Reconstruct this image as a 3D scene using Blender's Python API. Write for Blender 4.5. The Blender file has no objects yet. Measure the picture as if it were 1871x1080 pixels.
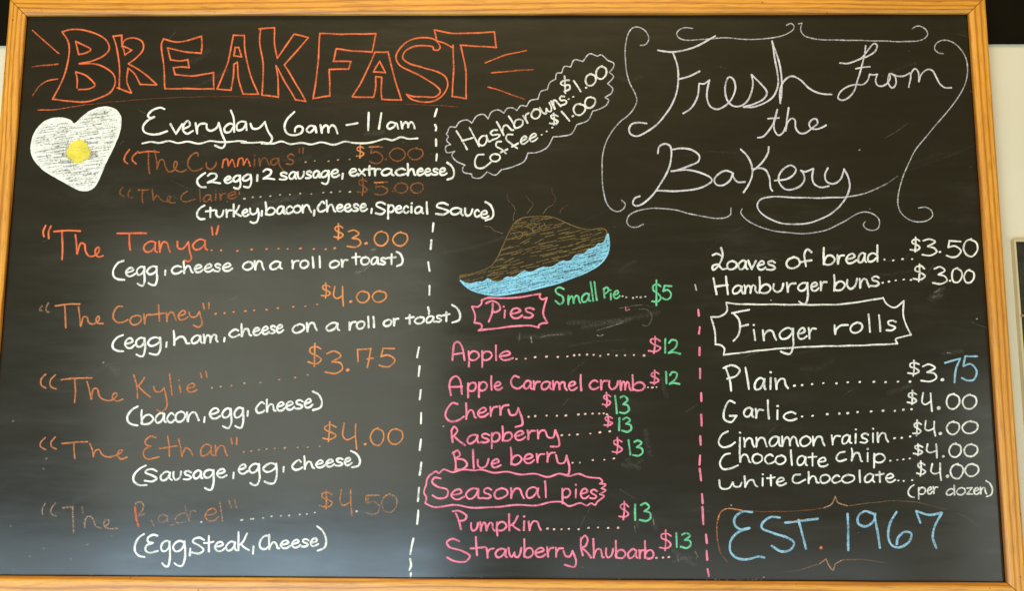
import bpy, math, random
from mathutils import Vector, Matrix
from mathutils.geometry import tessellate_polygon

scene = bpy.context.scene
C = scene.collection
rnd = random.Random(1967)

# ------------------------------------------------------------------ camera
FPX = 1500.0                                   # focal length in photo pixels (photo is 1871 x 1080)
CAM = Vector((0.0634, -1.661, -0.2259))
PITCH, YAW, ROLL = 0.1229, 0.0133, -0.0041
RX = Matrix.Rotation(PITCH, 3, 'X'); RZ = Matrix.Rotation(YAW, 3, 'Z'); RY = Matrix.Rotation(ROLL, 3, 'Y')
CR = RZ @ RX @ RY                              # columns: right, forward, up
right, fwd, up = CR.col[0].copy(), CR.col[1].copy(), CR.col[2].copy()
cd = bpy.data.cameras.new('camera')
cd.sensor_fit = 'HORIZONTAL'; cd.sensor_width = 36.0
cd.lens = FPX / 1871.0 * 36.0
cd.clip_start = 0.05; cd.clip_end = 200
cam = bpy.data.objects.new('camera', cd); C.objects.link(cam)
M = Matrix((right, up, -fwd)).transposed().to_4x4(); M.translation = CAM
cam.matrix_world = M
scene.camera = cam

def pix(px, py, y=0.0):
    """photo pixel -> point on the plane at depth y (the board face is y = 0)"""
    d = CR @ Vector(((px - 935.5) / FPX, 1.0, -(py - 540.0) / FPX))
    return CAM + d * ((y - CAM.y) / d.y)

# ------------------------------------------------------------------ world and lights (indoors)
world = bpy.data.worlds.new('World'); scene.world = world; world.use_nodes = True
bg = world.node_tree.nodes['Background']
bg.inputs[0].default_value = (1.0, 0.80, 0.40, 1); bg.inputs[1].default_value = 0.22

def area(name, loc, target, sx, sy, power, col, spread=180):
    l = bpy.data.lights.new(name, 'AREA'); l.shape = 'RECTANGLE'; l.size = sx; l.size_y = sy
    l.energy = power; l.color = col; l.spread = math.radians(spread)
    o = bpy.data.objects.new(name, l); C.objects.link(o); o.location = loc
    o.rotation_euler = (Vector(target) - Vector(loc)).to_track_quat('-Z', 'Y').to_euler()
    return o
area('ceiling_light', (-0.1, -1.9, 2.5), (0, 0, 0.1), 2.4, 1.2, 70, (1.0, 0.78, 0.44))
def window_or_fill_pane(x0, x1, y0, y1, depth, radiance, col):
    """a pane of the shop window, or an added fill pane, behind the camera, placed where the board mirrors it: photo px of its reflection, metres from the wall"""
    p, q = pix(x0, y0, depth), pix(x1, y1, depth)
    w, h = q.x - p.x, p.z - q.z
    area('window_or_fill_light', ((p.x + q.x) / 2, -depth, (p.z + q.z) / 2), ((p.x + q.x) / 2, 0, (p.z + q.z) / 2), w, h, radiance * math.pi * w * h, col)
window_or_fill_pane(205, 800, 430, 940, 3.2, 2.6, (0.97, 1.0, 0.82))
window_or_fill_pane(205, 800, 985, 1750, 3.2, 9.8, (0.58, 0.81, 1.0))
window_or_fill_pane(-420, 170, 985, 1750, 3.2, 4.8, (0.62, 0.83, 1.0))  # added fill pane, brightens the lower left of the board
window_or_fill_pane(1000, 1700, 1010, 1600, 3.2, 1.8, (0.82, 0.94, 1.0))
window_or_fill_pane(1750, 2500, 700, 1600, 3.2, 2.6, (0.90, 1.0, 0.92))  # added fill pane, lightens the right rail and the board beside it

scene.view_settings.view_transform = 'Standard'; scene.view_settings.look = 'None'
scene.view_settings.exposure = 0.0; scene.view_settings.gamma = 1.0
scene.view_settings.use_curve_mapping = False
scene.render.engine = 'CYCLES'
scene.cycles.transparent_max_bounces = 24

# ------------------------------------------------------------------ materials
def lin(c):
    return tuple((v / 255 / 12.92) if v <= 10 else ((v / 255 + 0.055) / 1.055) ** 2.4 for v in c)

class N:
    def __init__(s, name):
        s.m = bpy.data.materials.new(name); s.m.use_nodes = True
        s.t = s.m.node_tree; s.t.nodes.clear()
    def n(s, kind, **kw):
        nd = s.t.nodes.new('ShaderNode' + kind)
        for k, v in kw.items():
            if k.startswith('i_'):
                key = k[2:]; key = int(key) if key.isdigit() else key.replace('_', ' ')
                nd.inputs[key].default_value = v
            else: setattr(nd, k, v)
        return nd
    def l(s, a, b): s.t.links.new(a, b)
    def ramp(s, fac, stops):
        r = s.n('ValToRGB'); e = r.color_ramp.elements
        while len(e) < len(stops): e.new(0.5)
        for el, (p, c) in zip(e, stops): el.position = p; el.color = (*c, 1) if len(c) == 3 else c
        s.l(fac, r.inputs[0]); return r

def mat_board():
    b = N('blackboard'); tc = b.n('TexCoord')
    out = b.n('OutputMaterial'); p = b.n('BsdfPrincipled')
    n1 = b.n('TexNoise', i_Scale=3.2, i_Detail=5.0, i_Roughness=0.62); b.l(tc.outputs['Object'], n1.inputs['Vector'])
    mp = b.n('Mapping'); mp.inputs['Rotation'].default_value = (0, math.radians(22), 0); mp.inputs['Scale'].default_value = (2.5, 1, 14)
    b.l(tc.outputs['Object'], mp.inputs['Vector'])
    n2 = b.n('TexNoise', i_Scale=2.0, i_Detail=6.0, i_Roughness=0.7); b.l(mp.outputs[0], n2.inputs['Vector'])
    n3 = b.n('TexNoise', i_Scale=420.0, i_Detail=2.0); b.l(tc.outputs['Object'], n3.inputs['Vector'])
    mul = b.n('Math', operation='MULTIPLY'); b.l(n1.outputs[0], mul.inputs[0]); b.l(n2.outputs[0], mul.inputs[1])
    r = b.ramp(mul.outputs[0], [(0.12, (0.0098, 0.0076, 0.0024)), (0.30, (0.0142, 0.0113, 0.0040)), (0.46, (0.026, 0.0228, 0.014))])
    mx = b.n('MixRGB', blend_type='MULTIPLY', i_0=0.35); b.l(r.outputs[0], mx.inputs[1]); b.l(n3.outputs[0], mx.inputs[2])
    b.l(mx.outputs[0], p.inputs['Base Color'])
    rr = b.n('MapRange', i_3=0.44, i_4=0.56); b.l(n2.outputs[0], rr.inputs[0]); b.l(rr.outputs[0], p.inputs['Roughness'])
    p.inputs['Specular IOR Level'].default_value = 0.20; p.inputs['Coat Weight'].default_value = 0.85; p.inputs['Coat Roughness'].default_value = 0.16; p.inputs['Coat IOR'].default_value = 1.5
    cr = b.n('MapRange', i_1=0.3, i_2=0.7, i_3=0.11, i_4=0.24); b.l(n2.outputs[0], cr.inputs[0]); b.l(cr.outputs[0], p.inputs['Coat Roughness'])
    cw = b.n('MapRange', i_1=0.3, i_2=0.7, i_3=0.95, i_4=0.70); b.l(n1.outputs[0], cw.inputs[0]); b.l(cw.outputs[0], p.inputs['Coat Weight'])
    bp = b.n('Bump', i_Strength=0.06, i_Distance=0.0006); b.l(n3.outputs[0], bp.inputs['Height']); b.l(bp.outputs[0], p.inputs['Normal'])
    b.l(p.outputs[0], out.inputs[0]); return b.m

def mat_ink():
    b = N('chalk_marker_ink'); tc = b.n('TexCoord')
    out = b.n('OutputMaterial'); p = b.n('BsdfPrincipled', i_Roughness=0.75)
    p.inputs['Specular IOR Level'].default_value = 0.15
    at = b.n('Attribute', attribute_name='ink'); ed = b.n('Attribute', attribute_name='rim')
    n1 = b.n('TexNoise', i_Scale=230.0, i_Detail=4.0, i_Roughness=0.7); b.l(tc.outputs['Object'], n1.inputs['Vector'])
    n2 = b.n('TexNoise', i_Scale=38.0, i_Detail=3.0); b.l(tc.outputs['Object'], n2.inputs['Vector'])
    # thin ink at the rim of a stroke is deeper in colour than the dry chalky core
    sq = b.n('MixRGB', blend_type='MULTIPLY', i_0=1.0); b.l(at.outputs['Color'], sq.inputs[1]); b.l(at.outputs['Color'], sq.inputs[2])
    mx = b.n('MixRGB'); b.l(ed.outputs['Fac'], mx.inputs[0]); b.l(at.outputs['Color'], mx.inputs[1]); b.l(sq.outputs[0], mx.inputs[2])
    vr = b.n('MapRange', i_1=0.3, i_2=0.7, i_3=0.82, i_4=1.06); b.l(n2.outputs[0], vr.inputs[0])
    mv = b.n('MixRGB', blend_type='MULTIPLY', i_0=1.0); b.l(mx.outputs[0], mv.inputs[1]); b.l(vr.outputs[0], mv.inputs[2])
    b.l(mv.outputs[0], p.inputs['Base Color'])
    # coverage: density (alpha of the ink attribute) broken up by the grain of the dry ink
    k = b.n('MapRange', i_1=0.28, i_2=0.72, i_3=-1.6, i_4=1.6); b.l(n1.outputs[0], k.inputs[0])
    inv = b.n('Math', operation='SUBTRACT', i_0=1.16); b.l(at.outputs['Alpha'], inv.inputs[1])
    k2 = b.n('Math', operation='MULTIPLY'); b.l(inv.outputs[0], k2.inputs[0]); b.l(at.outputs['Alpha'], k2.inputs[1])
    kk = b.n('Math', operation='MULTIPLY'); b.l(k.outputs[0], kk.inputs[0]); b.l(k2.outputs[0], kk.inputs[1])
    ad = b.n('Math', operation='ADD', use_clamp=True); b.l(at.outputs['Alpha'], ad.inputs[0]); b.l(kk.outputs[0], ad.inputs[1])
    tr = b.n('BsdfTransparent'); ms = b.n('MixShader')
    b.l(ad.outputs[0], ms.inputs[0]); b.l(tr.outputs[0], ms.inputs[1]); b.l(p.outputs[0], ms.inputs[2])
    b.l(ms.outputs[0], out.inputs[0]); return b.m

def mat_oak(seed, cath=1.0):
    b = N('golden_oak'); tc = b.n('TexCoord')
    out = b.n('OutputMaterial'); p = b.n('BsdfPrincipled')
    def mapped(sx, syz, off):
        mp = b.n('Mapping'); mp.inputs['Location'].default_value = (seed * 3.7 + off, seed * 1.3, seed * .7 + off); mp.inputs['Scale'].default_value = (sx, syz, syz)
        b.l(tc.outputs['Object'], mp.inputs['Vector']); return mp.outputs[0]
    # growth rings: lines along the rail, bent by a slow noise so that they run out in cathedrals
    v1 = mapped(1.0, 9.0, 0.0)
    bend = b.n('TexNoise', i_Scale=1.15, i_Detail=2.0, i_Roughness=0.4); b.l(v1, bend.inputs['Vector'])
    sep = b.n('SeparateXYZ'); b.l(tc.outputs['Object'], sep.inputs[0])
    zs = b.n('Math', operation='MULTIPLY', i_1=520.0); b.l(sep.outputs['Z'], zs.inputs[0])
    bs = b.n('Math', operation='MULTIPLY', i_1=34.0 * cath); b.l(bend.outputs['Fac'], bs.inputs[0])
    ad = b.n('Math', operation='ADD'); b.l(zs.outputs[0], ad.inputs[0]); b.l(bs.outputs[0], ad.inputs[1])
    sn = b.n('Math', operation='SINE'); b.l(ad.outputs[0], sn.inputs[0])
    ring = b.n('MapRange', i_1=-1.0, i_2=1.0); b.l(sn.outputs[0], ring.inputs[0])
    r = b.ramp(ring.outputs[0], [(0.0, lin((186, 114, 30))), (0.22, lin((211, 142, 42))), (0.55, lin((222, 155, 50))), (1.0, lin((228, 162, 57)))])
    # open pores: short dark dashes along the grain
    fib = b.n('TexNoise', i_Scale=1.0, i_Detail=3.0, i_Roughness=0.6); b.l(mapped(22.0, 620.0, 3.0), fib.inputs['Vector'])
    r2 = b.ramp(fib.outputs['Fac'], [(0.34, (0.52, 0.42, 0.30)), (0.50, (1, 1, 1))])
    m1 = b.n('MixRGB', blend_type='MULTIPLY', i_0=0.66); b.l(r.outputs[0], m1.inputs[1]); b.l(r2.outputs[0], m1.inputs[2])
    nz = b.n('TexNoise', i_Scale=2.0, i_Detail=3.0); b.l(mapped(2.2, 14.0, 7.0), nz.inputs['Vector'])
    r3 = b.ramp(nz.outputs['Fac'], [(0.3, (0.84, 0.78, 0.70)), (0.7, (1.05, 1.04, 1.0))])
    m2 = b.n('MixRGB', blend_type='MULTIPLY', i_0=0.9); b.l(m1.outputs[0], m2.inputs[1]); b.l(r3.outputs[0], m2.inputs[2])
    sp = b.n('TexNoise', i_Scale=75.0, i_Detail=1.0); b.l(tc.outputs['Object'], sp.inputs['Vector'])
    r4 = b.ramp(sp.outputs['Fac'], [(0.755, (1, 1, 1)), (0.80, (0.25, 0.16, 0.08))])
    m3 = b.n('MixRGB', blend_type='MULTIPLY', i_0=0.8); b.l(m2.outputs[0], m3.inputs[1]); b.l(r4.outputs[0], m3.inputs[2])
    b.l(m3.outputs[0], p.inputs['Base Color'])
    p.inputs['Roughness'].default_value = 0.46; p.inputs['Specular IOR Level'].default_value = 0.7
    bp = b.n('Bump', i_Strength=0.25, i_Distance=0.0006); b.l(fib.outputs['Fac'], bp.inputs['Height']); b.l(bp.outputs[0], p.inputs['Normal'])
    b.l(p.outputs[0], out.inputs[0]); return b.m

def mat_plain(name, col, rough=0.6, var=0.12, scale=6.0, bump=0.0):
    b = N(name); tc = b.n('TexCoord'); out = b.n('OutputMaterial'); p = b.n('BsdfPrincipled', i_Roughness=rough)
    n1 = b.n('TexNoise', i_Scale=scale, i_Detail=6.0, i_Roughness=0.65); b.l(tc.outputs['Object'], n1.inputs['Vector'])
    r = b.ramp(n1.outputs[0], [(0.3, tuple(c * (1 - var) for c in col)), (0.7, tuple(min(1, c * (1 + var)) for c in col))])
    b.l(r.outputs[0], p.inputs['Base Color'])
    p.inputs['Specular IOR Level'].default_value = 0.1 if rough > .9 else 0.4
    if bump:
        n2 = b.n('TexNoise', i_Scale=260.0, i_Detail=3.0); b.l(tc.outputs['Object'], n2.inputs['Vector'])
        bp = b.n('Bump', i_Strength=bump, i_Distance=0.001); b.l(n2.outputs[0], bp.inputs['Height']); b.l(bp.outputs[0], p.inputs['Normal'])
    b.l(p.outputs[0], out.inputs[0]); return b.m

M_BOARD = mat_board(); M_INK = mat_ink()
M_WALL = mat_plain('wall_paint', lin((217, 210, 188)), 0.55, 0.03, 3.0, 0.15)
M_DARK = mat_plain('dark_brown_paint', (0.0055, 0.0040, 0.0012), 0.95, 0.2, 9.0)

# ------------------------------------------------------------------ helpers for objects
def mesh_obj(name, verts, faces, mat, parent=None, smooth=False):
    me = bpy.data.meshes.new(name); me.from_pydata([tuple(v) for v in verts], [], faces); me.update()
    me.materials.append(mat)
    if smooth: me.polygons.foreach_set('use_smooth', [True] * len(me.polygons))
    o = bpy.data.objects.new(name, me); C.objects.link(o)
    if parent: o.parent = parent
    return o

def box(name, a, b, mat, parent=None):
    (x0, y0, z0), (x1, y1, z1) = a, b
    v = [(x0, y0, z0), (x1, y0, z0), (x1, y1, z0), (x0, y1, z0), (x0, y0, z1), (x1, y0, z1), (x1, y1, z1), (x0, y1, z1)]
    f = [(0, 3, 2, 1), (4, 5, 6, 7), (0, 1, 5, 4), (1, 2, 6, 5), (2, 3, 7, 6), (3, 0, 4, 7)]
    return mesh_obj(name, v, f, mat, parent)

# ------------------------------------------------------------------ setting: the wall behind
WALL_Y = 0.024
zb = pix(1835, 78.5, WALL_Y - 0.006).z                       # foot of the dark band that runs above the wall
w = box('wall', (-2.6, WALL_Y, -1.9), (2.6, WALL_Y + 0.1, 1.5), M_WALL); w['kind'] = 'structure'
w = box('dark_wall_band', (-2.6, WALL_Y - 0.006, zb), (2.6, WALL_Y - 0.0005, 1.5), M_DARK); w['kind'] = 'structure'

# ------------------------------------------------------------------ the menu board
BW, BH = 2.0, 1.1594
board = bpy.data.objects.new('menu_board', None); C.objects.link(board); board.location = (0, 0, -BH / 2 - 0.036)
board['label'] = 'large black menu board in a golden oak frame, covered in colourful handwriting'
board['category'] = 'menu board'
bpy.context.view_layer.update()
def adopt(o, parent=None):
    o.parent = parent or board
    o.matrix_parent_inverse = Matrix.Translation(-Vector(board.location)) if parent is None else Matrix.Identity(4)
    return o

p = box('panel', (-BW / 2 - 0.012, 0.0, -BH / 2 - 0.012), (BW / 2 + 0.012, 0.006, BH / 2 + 0.012), M_BOARD); adopt(p)

RWID = 0.0355
PROF = [(0.0018, -0.0002), (0.0016, -0.0018), (0.0, -0.0022), (0.0, -0.0075), (0.0012, -0.0092), (0.0052, -0.0118), (0.0085, -0.0126), (0.030, -0.0126), (0.0340, -0.0112), (RWID, -0.008), (RWID, 0.0235), (0.014, 0.0235), (0.014, -0.0002)]
def rail(length, rot, centre, seed, cath):
    # local: x along the rail, z outwards from the board, y depth
    SEG = 24; v = []; f = []; n = len(PROF); g = 0.0008
    r2 = random.Random(seed)
    for i in range(SEG + 1):
        t = i / SEG * 2 - 1
        for (u, y) in PROF:
            wob = r2.uniform(-0.00022, 0.00022) if (0 < i < SEG and u < 0.01 and y < 0) else 0
            v.append((t * (length / 2 + u - g), y, u + wob))
    for i in range(SEG):
        for j in range(n):
            a = i * n + j; b2 = i * n + (j + 1) % n
            f.append((a, a + n, b2 + n, b2))
    f.append(tuple(range(n))); f.append(tuple(reversed(range(SEG * n, SEG * n + n))))
    o = mesh_obj('frame_rail', v, f, mat_oak(seed, cath)); adopt(o)
    o.rotation_euler = (0, rot, 0); o.location = centre
    return o
rail(BW, 0, (0, 0, BH / 2), 1, 1.0)
rail(BW, math.pi, (0, 0, -BH / 2), 2, 1.2)
rail(BH, math.pi / 2, (BW / 2, 0, 0), 3, 0.25)
rail(BH, -math.pi / 2, (-BW / 2, 0, 0), 4, 1.4)

# ------------------------------------------------------------------ pen: strokes of chalk-marker ink on the panel
REG = {'R1': (0, 0, 3.898), 'R2': (440, 0, 3.898), 'R3': (780, 50, 3.6), 'R4': (1090, 0, 4.6775), 'R5': (1450, 0, 4.444),
       'R6': (1090, 190, 4.5), 'R7': (1450, 200, 4.444), 'L1': (40, 180, 4.455), 'L2': (440, 180, 3.898), 'L3': (60, 390, 4.5),
       'L4': (440, 390, 4.455), 'L5': (60, 600, 4.5), 'L6': (440, 600, 4.455), 'L7': (60, 820, 4.5), 'L8': (440, 820, 4.455),
       'M1': (820, 330, 4.455), 'M2': (800, 510, 3.742), 'M3': (740, 700, 3.341), 'M4': (740, 840, 3.341),
       'P5': (1260, 420, 3.226), 'P6': (1260, 640, 3.226), 'P7': (1260, 840, 3.062)}
INK = {k: lin(v) for k, v in dict(white=(244, 243, 236), orange=(234, 128, 82), amber=(226, 150, 92), lilac=(223, 220, 227), rust=(152, 94, 56), glare_dulled=(204, 132, 86), tan=(190, 150, 120),  # the dulled orange of the lower names has window glare mixed into its colour
       pink=(244, 142, 168), green=(118, 206, 156), blue=(158, 204, 228), sky=(146, 212, 240), brown=(122, 102, 64), yellow=(230, 212, 84), grey=(206, 202, 190)).items()}
RIM = dict(orange=0.7, glare_dulled=0.5, amber=0.5, pink=0.45, green=0.4, rust=0.3, tan=0.25)

class Pen:
    def __init__(s, name, col, w, a=1.0, label=None, parent=None):
        s.name, s.col, s.w, s.a, s.label, s.parent = name, col, w, a, label, parent
        s.v = []; s.f = []; s.c = []; s.e = []; s.k = 0; s.mark = []; s.split = True
    # -- one smoothed centre line in photo pixels -> domed ribbon lying on the board
    def ribbon(s, pts, w=None, a=None, col=None, taper=False):
        w = (w or s.w) * 0.74; a = s.a if a is None else a
        s.mark.append((len(s.v), len(s.f)))
        a0, a1 = a if isinstance(a, tuple) else (a, a)
        rgb = INK[col or s.col]; rim = RIM.get(col or s.col, 0.12)
        if len(pts) < 2: return
        n = len(pts); L = [0.0]
        for i in range(1, n): L.append(L[-1] + math.dist(pts[i], pts[i - 1]))
        tot = L[-1]
        if tot < 0.01: return
        ph = rnd.uniform(0, 6.28); ph2 = rnd.uniform(0, 6.28); s.k += 1
        lift = 0.00012 + (s.k % 40) * 0.000006
        base = len(s.v); rows = 0
        # round caps: extend by half a width
        def tang(i):
            p, q = pts[max(0, i - 1)], pts[min(n - 1, i + 1)]
            d = math.dist(p, q) or 1; return ((q[0] - p[0]) / d, (q[1] - p[1]) / d)
        seq = []
        t0 = tang(0); t1 = tang(n - 1); h = w / 2
        for q, ww in ((-1.0, 0.12), (-0.75, 0.66), (-0.4, 0.92)): seq.append((pts[0][0] + t0[0] * h * q, pts[0][1] + t0[1] * h * q, t0, ww, 0.0))
        for i in range(n): seq.append((pts[i][0], pts[i][1], tang(i), 1.0, L[i]))
        for q, ww in ((0.4, 0.92), (0.75, 0.66), (1.0, 0.12)): seq.append((pts[-1][0] + t1[0] * h * q, pts[-1][1] + t1[1] * h * q, t1, ww, tot))
        for (x, y, t, ww, l) in seq:
            fr = l / tot
            wv = 1 + 0.10 * math.sin(l * 0.11 + ph) + 0.06 * math.sin(l * 0.37 + ph2)
            if taper: wv *= 1 - 0.45 * fr
            hw = h * ww * wv
            al = (a0 + (a1 - a0) * fr) * (1 - 0.15 * (1 + math.sin(l * 0.07 + ph2)) * (0.7 + 0.3 * math.sin(l * 0.21 + ph)))
            for o, hh, e in ((-1, 0.05, 1), (-0.55, 0.75, 0.35), (0, 1, 0), (0.55, 0.75, 0.35), (1, 0.05, 1)):
                p3 = pix(x - t[1] * hw * o, y + t[0] * hw * o)
                s.v.append((p3.x, -lift - 0.00022 * hh * min(1, ww + 0.2), p3.z))
                s.c.append((*rgb, al * (1 - abs(o)) if w > 4.4 and a0 < .1 else al)); s.e.append(e * rim)
            rows += 1
        for i in range(rows - 1):
            for j in range(4):
                q = base + i * 5 + j
                s.f.append((q, q + 1, q + 6, q + 5))
    def fill(s, poly, a, col=None, depth=0.00006):
        rgb = INK[col or s.col]; b = len(s.v)
        for x, y in poly:
            p3 = pix(x, y); s.v.append((p3.x, -depth, p3.z)); s.c.append((*rgb, a)); s.e.append(0)
        for t in tessellate_polygon([[Vector((x, y, 0)) for x, y in poly]]): s.f.append(tuple(b + i for i in t))
    def piece(s, name, v0f, parent):
        """one mesh from a list of strokes (ranges of vertices and faces)"""
        v = []; f = []; c = []; e = []
        for (a, b, fa, fb) in v0f:
            off = len(v) - a
            v += s.v[a:b]; c += s.c[a:b]; e += s.e[a:b]
            f += [tuple(i + off for i in q) for q in s.f[fa:fb]]
        o = mesh_obj(name, v, f, M_INK, None, True); me = o.data
        ca = me.color_attributes.new('ink', 'FLOAT_COLOR', 'POINT'); ca.data.foreach_set('color', [x for q in c for x in q])
        ea = me.attributes.new('rim', 'FLOAT', 'POINT'); ea.data.foreach_set('value', e)
        return o
    def build(s, stuff=False):
        whole = [(0, len(s.v), 0, len(s.f))]
        if stuff or not s.split or s.parent:
            o = s.piece(s.name, whole, None); adopt(o, s.parent)
            if stuff: o['kind'] = 'stuff'
            if s.label: o['label'] = s.label
            return o
        ms = s.mark + [(len(s.v), len(s.f))]
        st = [(ms[i][0], ms[i + 1][0], ms[i][1], ms[i + 1][1]) for i in range(len(s.mark)) if ms[i + 1][0] > ms[i][0]]
        bb = []
        for (a, b, _, _) in st:
            X = [q[0] for q in s.v[a:b]]; Z = [q[2] for q in s.v[a:b]]; bb.append((min(X), max(X), min(Z), max(Z)))
        grp = list(range(len(st))); T = 0.0065
        def root(i):
            while grp[i] != i: i = grp[i]
            return i
        for i in range(len(st)):
            for j in range(i):
                gx = max(bb[i][0], bb[j][0]) - min(bb[i][1], bb[j][1]); gz = max(bb[i][2], bb[j][2]) - min(bb[i][3], bb[j][3])
                if gx < T and gz < T: grp[root(i)] = root(j)
        cl = {}
        for i in range(len(st)): cl.setdefault(root(i), []).append(st[i])
        if len(cl) == 1:
            o = s.piece(s.name, whole, None); adopt(o)
        else:
            o = bpy.data.objects.new(s.name, None); C.objects.link(o); adopt(o)
            for k in cl.values():
                ch = s.piece('digit' if s.name == 'price' else 'lettering', k, o); ch.parent = o; ch.matrix_parent_inverse = Matrix.Identity(4)
        if s.label: o['label'] = s.label
        return o

def spline(pts, step=1.6, wob=0.25):
    """centripetal Catmull-Rom through pts; a doubled point is a sharp corner"""
    runs = [[pts[0]]]
    for p in pts[1:]:
        if math.dist(p, runs[-1][-1]) < 0.02: runs.append([p])
        else: runs[-1].append(p)
    out = []
    for r in runs:
        if len(r) < 2: continue
        closed = len(r) > 4 and math.dist(r[0], r[-1]) < 0.3
        P = ([r[-2]] if closed else [(2 * r[0][0] - r[1][0], 2 * r[0][1] - r[1][1])]) + r + ([r[1]] if closed else [(2 * r[-1][0] - r[-2][0], 2 * r[-1][1] - r[-2][1])])
        res = [r[0]]
        for i in range(1, len(P) - 2):
            p0, p1, p2, p3 = P[i - 1:i + 3]
            d1 = max(1e-4, math.dist(p0, p1) ** .5); d2 = max(1e-4, math.dist(p1, p2) ** .5); d3 = max(1e-4, math.dist(p2, p3) ** .5)
            m1 = [(p1[k] - p0[k]) / d1 - (p2[k] - p0[k]) / (d1 + d2) + (p2[k] - p1[k]) / d2 for k in (0, 1)]
            m2 = [(p2[k] - p1[k]) / d2 - (p3[k] - p1[k]) / (d2 + d3) + (p3[k] - p2[k]) / d3 for k in (0, 1)]
            n = max(1, int(math.dist(p1, p2) / step))
            for q in range(1, n + 1):
                t = q / n; h1 = 2 * t ** 3 - 3 * t * t + 1; h2 = t ** 3 - 2 * t * t + t; h3 = -2 * t ** 3 + 3 * t * t; h4 = t ** 3 - t * t
                res.append(tuple(h1 * p1[k] + h2 * d2 * m1[k] + h3 * p2[k] + h4 * d2 * m2[k] for k in (0, 1)))
        if out:                                      # the pen turns on the spot at a corner: start a new run there
            out.append(res)
        else: out = [res]
    ph, pp = rnd.uniform(0, 6), rnd.uniform(0, 6)
    return [[(x + wob * math.sin(i * 0.19 + ph), y + wob * math.sin(i * 0.23 + pp)) for i, (x, y) in enumerate(r)] for r in out]

def parse(reg, text):
    """'x,y x,y | x,y ...' in the coordinates of a photo crop; '|' repeats the last point as a corner, 'R6:' changes crop"""
    pts = []; R = REG[reg]
    for tok in text.split():
        if tok.endswith(':'): R = REG[tok[:-1]]; continue
        if tok == '|': pts.append(pts[-1]); continue
        x, y = tok.split(','); pts.append((R[0] + float(x) / R[2], R[1] + float(y) / R[2]))
    return pts

def S(pen, reg, text, **kw):
    for st in text.split(';'):
        if st.strip():
            for run in spline(parse(reg, st)): pen.ribbon(run, **kw)

def DOTS(pen, reg, text, r=1.7, **kw):
    R = REG[reg]
    for tok in text.split():
        x, y = map(float, tok.split(',')); x = R[0] + x / R[2]; y = R[1] + y / R[2]
        k = r * 1.2 * rnd.uniform(0.85, 1.2); d = rnd.uniform(0.3, 0.9)
        pen.ribbon([(x - d, y + d * .3), (x, y), (x + d, y - d * .3)], w=2 * k, **kw)

# ------------------------------------------------------------------ a hand: one-line letters, x 0..1 in the letter's box, y in x-heights
LOW = {
 'a': '.86,.86 .58,1.02 .22,.82 .05,.42 .18,.04 .48,.06 .78,.46 .88,.92 .86,.45 .90,.12 1.02,.03',
 'b': '.06,A .09,1 .10,.04 | .10,.35 .35,.88 .72,.92 .96,.5 .75,.06 .35,-.02 .1,.14',
 'c': '.88,.82 .62,1.0 .22,.76 .08,.36 .32,.0 .68,.04 1,.24',
 'C': '.86,1.12 .66,1.36 .26,1.02 .06,.46 .28,.0 .66,.02 1,.24',
 'd': '.82,.82 .52,1.0 .18,.78 .05,.36 .2,.02 .5,.05 .8,.4;.88,A .88,.8 .92,.0',
 'e': '.10,.46 .5,.52 .84,.72 .66,1.0 .32,.9 .08,.44 .3,.02 .68,.02 1.02,.26',
 'f': '.98,Q .74,A .48,Q .46,.8 .44,-.05;.08,.9 .92,.98',
 'g': '.84,.86 .56,1.02 .2,.8 .06,.42 .22,.08 .52,.12 .8,.5 .86,.95 | .9,.2 .9,-.5D .72,-D .42,-.98D .18,-.8D',
 'h': '.05,A .08,1 .1,.0 | .14,.36 .4,.9 .66,.86 .8,.4 .86,.1 1,.02',
 'i': '.5,1 .5,.02;.46,1.5 .52,1.5',
 'k': '.08,A .1,1 .12,0;.82,B .5,.85 .16,.55;.34,.64 .62,.3 1,.0',
 'l': '.42,A .48,1 .56,0',
 'm': '.02,1 .06,.5 .08,.0 | .12,.5 .28,.94 .42,.8 .48,.04 | .52,.5 .7,.94 .84,.8 .9,.3 1,0',
 'n': '.05,1 .08,.5 .1,0 | .16,.5 .42,.95 .7,.85 .84,.35 1,.0',
 'o': '.5,1 .16,.82 .03,.4 .22,.03 .6,.02 .95,.4 .9,.82 .55,1.03',
 'p': '.08,1 .1,.2 .12,-.95D;.1,.62 .38,.98 .78,.92 .92,.5 .66,.06 .3,.0 .12,.16',
 'r': '.12,1 .18,.5 .22,0 | .26,.5 .52,.9 .95,.92',
 's': '.9,.84 .58,1.02 .2,.88 .28,.62 .7,.42 .88,.2 .58,.0 .08,.06',
 't': '.5,B .5,1 .54,.02;.02,.98 .5,1.0 .98,1.08',
 'u': '.06,1 .06,.4 .3,.02 .66,.16 .86,.6 .9,1',
 'v': '.02,1 .24,.5 .44,.02 | .7,.5 .98,1',
 'w': '.02,1 .08,.3 .28,.0 .48,.5 | .54,.1 .74,.02 .92,.5 .98,1',
 'x': '.05,.95 .5,.5 .98,.02;.95,.98 .5,.5 .04,.0',
 'y': '.04,1 .1,.45 .34,.18 .66,.38 .86,.98 | .92,.3 .92,-.4D .7,-.95D .42,-D .14,-.85D',
 'z': '.08,.92 .92,.96 | .5,.5 .08,.06 | .96,.04',
}
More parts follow.
